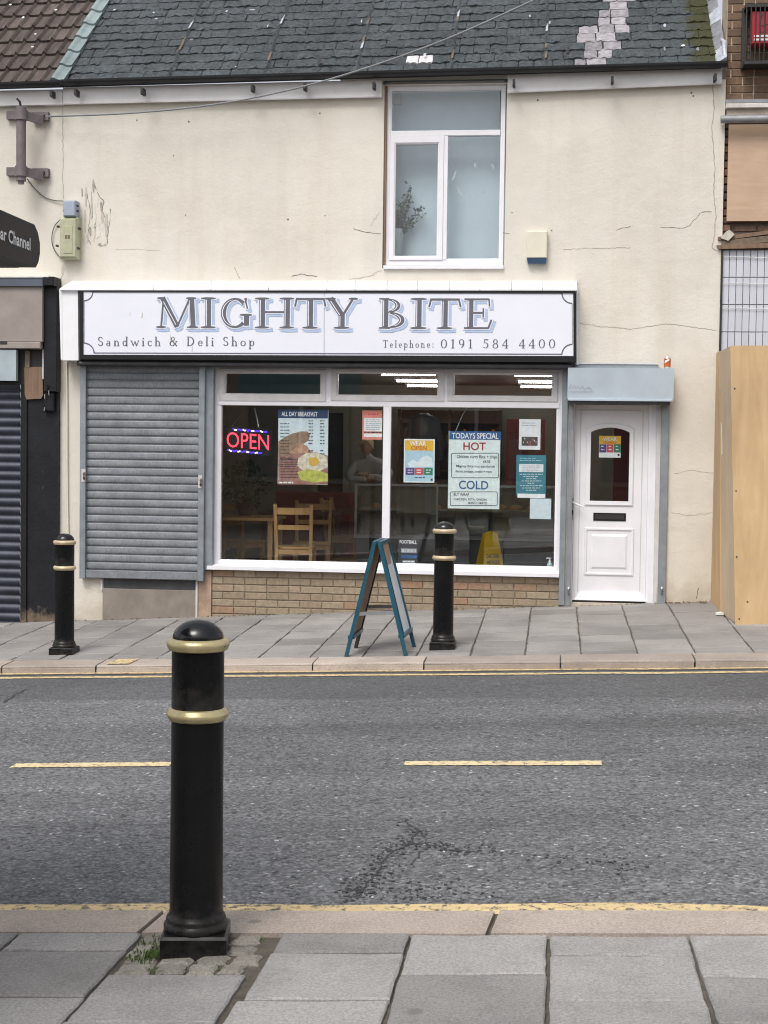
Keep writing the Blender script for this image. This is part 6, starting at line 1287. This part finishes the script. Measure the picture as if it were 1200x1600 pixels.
# neon style open sign
YO = .16; P0, P1, P2, P3 = at(350,707,YO), at(424,713,YO), at(424,672,YO), at(350,666,YO)
os_ = thing('led_sign', (P0+P1)/2, 'lit red LED open sign with blue dotted edges', 'sign'); m = MB(); th = Vector((0,.02,0)); m.hexa([P0,P1,P1+th,P0+th,P3,P2,P2+th,P3+th]); m.build('panel', 'black_frame', os_)
def om(u, v, Y=-.003): q = (P0.lerp(P1, u)).lerp(P3.lerp(P2, u), v); return (q.x, q.y+Y, q.z)
sans('lettering', 'OPEN', 'led_red', os_, lambda u, v: om(.06+.89*u, .22+.58*v), -.004)
m = MB(); w = MB()
for k in range(24):
    for v in (.09, .91):
        u = .12+.7*k/23+(.08 if v > .5 else -.03); 
        c_ = Vector(om(u, v+ru(-.02,.02))); r = .0065; (w if k % 6 in (1, 2) else m).box(c_.x-r, c_.x+r, c_.y-.002, c_.y, c_.z-r*1.1, c_.z+r*1.1)
m.build('blue_leds', 'led_blue', os_); w.build('white_leds', 'led_white', os_)
cable('hanging_string', [at(362,667,YO), at(382,640,.3), at(383,630,.34)], .004, 'cable', 'dark flex above the left side of the open sign'); cable('hanging_string', [at(404,668,YO), at(402,655,.2), at(398,638,.3)], .006, 'litter', 'pale flex above the right side of the open sign')
# wet floor sign
YW = .75; wf = thing('wet_floor_sign', (at(765, 880, YW).x, YW, FZ), 'yellow folding wet floor caution sign inside the window', 'sign board')
X = at(765, 880, YW).x; zt = at(765, 833, YW).z; H = zt-FZ
for s in (-1, 1):
    A = [(X-.15, YW+s*.16, FZ), (X+.15, YW+s*.16, FZ), (X+.075, YW+s*.02, zt), (X-.075, YW+s*.02, zt)]; rot = .5
    A = [Vector((X+(v[0]-X)*math.cos(rot)-(v[1]-YW)*math.sin(rot), YW+(v[0]-X)*math.sin(rot)+(v[1]-YW)*math.cos(rot), v[2])) for v in A]; t_ = Vector((0, .012, 0)); m = MB(); m.hexa([A[0],A[1],A[1]+t_,A[0]+t_,A[3],A[2],A[2]+t_,A[3]+t_]); m.build('leaf', 'wet_yellow', wf)
    if s < 0:
        def wm(u, v): q = (A[0].lerp(A[1], u)).lerp(A[3].lerp(A[2], u), v); return (q.x, q.y-.004, q.z)
        sans('lettering', 'CAUTION', 'p_ink', wf, lambda u, v: wm(.14+.72*u, .60+.07*v), .015); sans('lettering', 'WET FLOOR', 'p_ink', wf, lambda u, v: wm(.16+.68*u, .50+.06*v), .012)
        P = [wm(.5,.46), wm(.82,.22), wm(.18,.22), wm(.5,.46), wm(.82,.22)]; vs, fs = ribbon2d([(p[0], p[2]) for p in P], [.014]*5, 0); MB().add([(x, P[min(k//2, 4)][1]-.001, z) for k, (x, z) in enumerate(vs)], fs).build('warning_triangle', 'p_ink', wf)
MB().tube([(X-.05, YW-.03, zt-.005), (X, YW, zt+.012), (X+.05, YW+.03, zt-.005)], .012, 8).build('handle', 'wet_yellow', wf)
# sanitiser pump bottle on the sill
p = at(859, 884, .2); p.z = zs_+.0205; pb_ = thing('pump_bottle', p, 'small clear pump bottle on the sill at the right corner', 'bottle'); MB().lathe([(0,0),(.028,0),(.030,.01),(.030,.085),(.022,.1),(.012,.108)], p, 14).build('bottle', 'gel', pb_)
MB().lathe([(.013,.106),(.013,.122),(.005,.123),(.005,.145)], p, 12).build('collar', 'white_plastic', pb_); MB().tube([p+Vector((.012,0,.147)), p+Vector((-.028,0,.149)), p+Vector((-.032,0,.14))], .006, 6).build('spout', 'white_plastic', pb_)
# poster on the door pane
YQ = YD+.03; po, a = poster('open_poster', (936,681,970,715), 'p_white', 'small yellow topped campaign poster on the door glass', 'poster', YQ); flat('header', (936.5,681,970,694), 'p_yellow', po, YQ-.001)
ptext('lettering', 'WEAR', 'p_white', po, (942,683,964,689), YQ-.002, .015); ptext('lettering', 'OPEN', 'p_orange', po, (943,689.8,963,693.5), YQ-.002, .012)
for q, mt in (((936.5,694.2,947.5,707),'p_purple'),((948,694.2,958.5,707),'p_pink'),((959,694.2,969.8,707),'p_green')): flat('square', q, mt, po, YQ-.001); lines(po, q[0]+3, q[2]-3, [697.5,702.5], 'p_white', 1.6, YQ-.002)
flat('mark', (965,709,968,712.5), 'p_ink', po, YQ-.001)

# ================================================================== BUILDING ACROSS THE STREET (seen mirrored in the shop glass)
YO_ = -18.5; op_ = thing('opposite_building', (0, YO_-2, znear(0, YO_)), 'low red brick terrace across the street mirrored in the shop window', 'building')
zO = znear(0, YO_); hs_ = []
for k in range(6):
    xq = -11+k*4.0; hs_.append((xq, xq+2.4, zO+.7, zO+2.5))
holes(-14, 14, zO-1.2, zO+3.9, hs_, 0, .3).xf(lambda v: Vector((v.x, YO_-v.y, v.z))).build('wall', 'buff_pillar', op_, recalc=True)
for h in hs_:
    box('window_glass', 'counter_grey', op_, h[0], h[1], YO_-.2, YO_-.15, h[2], h[3]); box('window_mullion', 'upvc', op_, (h[0]+h[1])/2-.04, (h[0]+h[1])/2+.04, YO_-.149, YO_-.08, h[2], h[3]); box('window_sill', 'stone_trim', op_, h[0]-.1, h[1]+.1, YO_+.001, YO_+.08, h[2]-.1, h[2]); box('shop_fascia', ('red_paint','sign_white','p_teal')[int(h[0]) % 3], op_, h[0]-.2, h[1]+.2, YO_+.001, YO_+.12, h[3]+.1, h[3]+.6)
box('parapet', 'stone_trim', op_, -14.1, 14.1, YO_-.35, YO_+.06, zO+3.901, zO+4.05); box('flat_roof', 'roof_felt', op_, -14, 14, YO_-6, YO_-.36, zO+3.6, zO+3.9)

# ================================================================== LITTER AND DEBRIS ALONG THE WALL
m = MB()
for k in range(70):
    X = ru(at(1040, 948).x, at(1150, 965).x) if k < 45 else ru(XA, XB); Yv = -ru(.01, .10) if k >= 45 else -ru(.02, .30)*max(0.15, (X-1.0)/.8); z = zfar(X, Yv)+.002; a = ru(0, 6.28); l = ru(.008, .022); d = Vector((math.cos(a), math.sin(a), ru(0,.4)))*l; n = Vector((-math.sin(a), math.cos(a), ru(-.3,.3)))*l*.5; q = Vector((X, Yv, z+.004))
    m.add([q-d, q+n, q+d, q-n, q+Vector((0,0,.008))], [(0,1,4), (1,2,4), (2,3,4), (3,0,4)])
tag(m.build('dead_leaves', 'leaf_dry'), 'brown leaves and grit gathered along the wall foot', 'leaves', kind='stuff')
p = hit(1126, 961, FA, FB); q = MB(); n = 7; top = [(p.x+.05*math.cos(a)*ru(.7,1.1), p.y+.035*math.sin(a)*ru(.7,1.1), p.z+ru(.012,.03)) for a in [k*2*math.pi/n for k in range(n)]]; bot = [(x, y, p.z+.003) for x, y, z in top]
tag(q.add(bot+top, [tuple(range(n,2*n))]+[(k, (k+1) % n, n+(k+1) % n, n+k) for k in range(n)]).build('crumpled_paper', 'litter'), 'white scrap of crumpled litter beside the hoarding foot', 'litter')
m = MB()
for k in range(160):
    X = ru(XA-1, XB); z = zfar(X, -.012); q = Vector((X, -.012-ru(0,.02), z)); r = ru(.004,.012); m.add([q+Vector((-r,0,0)), q+Vector((0,-r,0)), q+Vector((r,0,0)), q+Vector((0,0,r*.9))], [(0,1,3),(1,2,3)])
tag(m.build('moss_line', 'moss'), 'thin line of moss and grit where wall meets pavement', 'moss', kind='stuff')
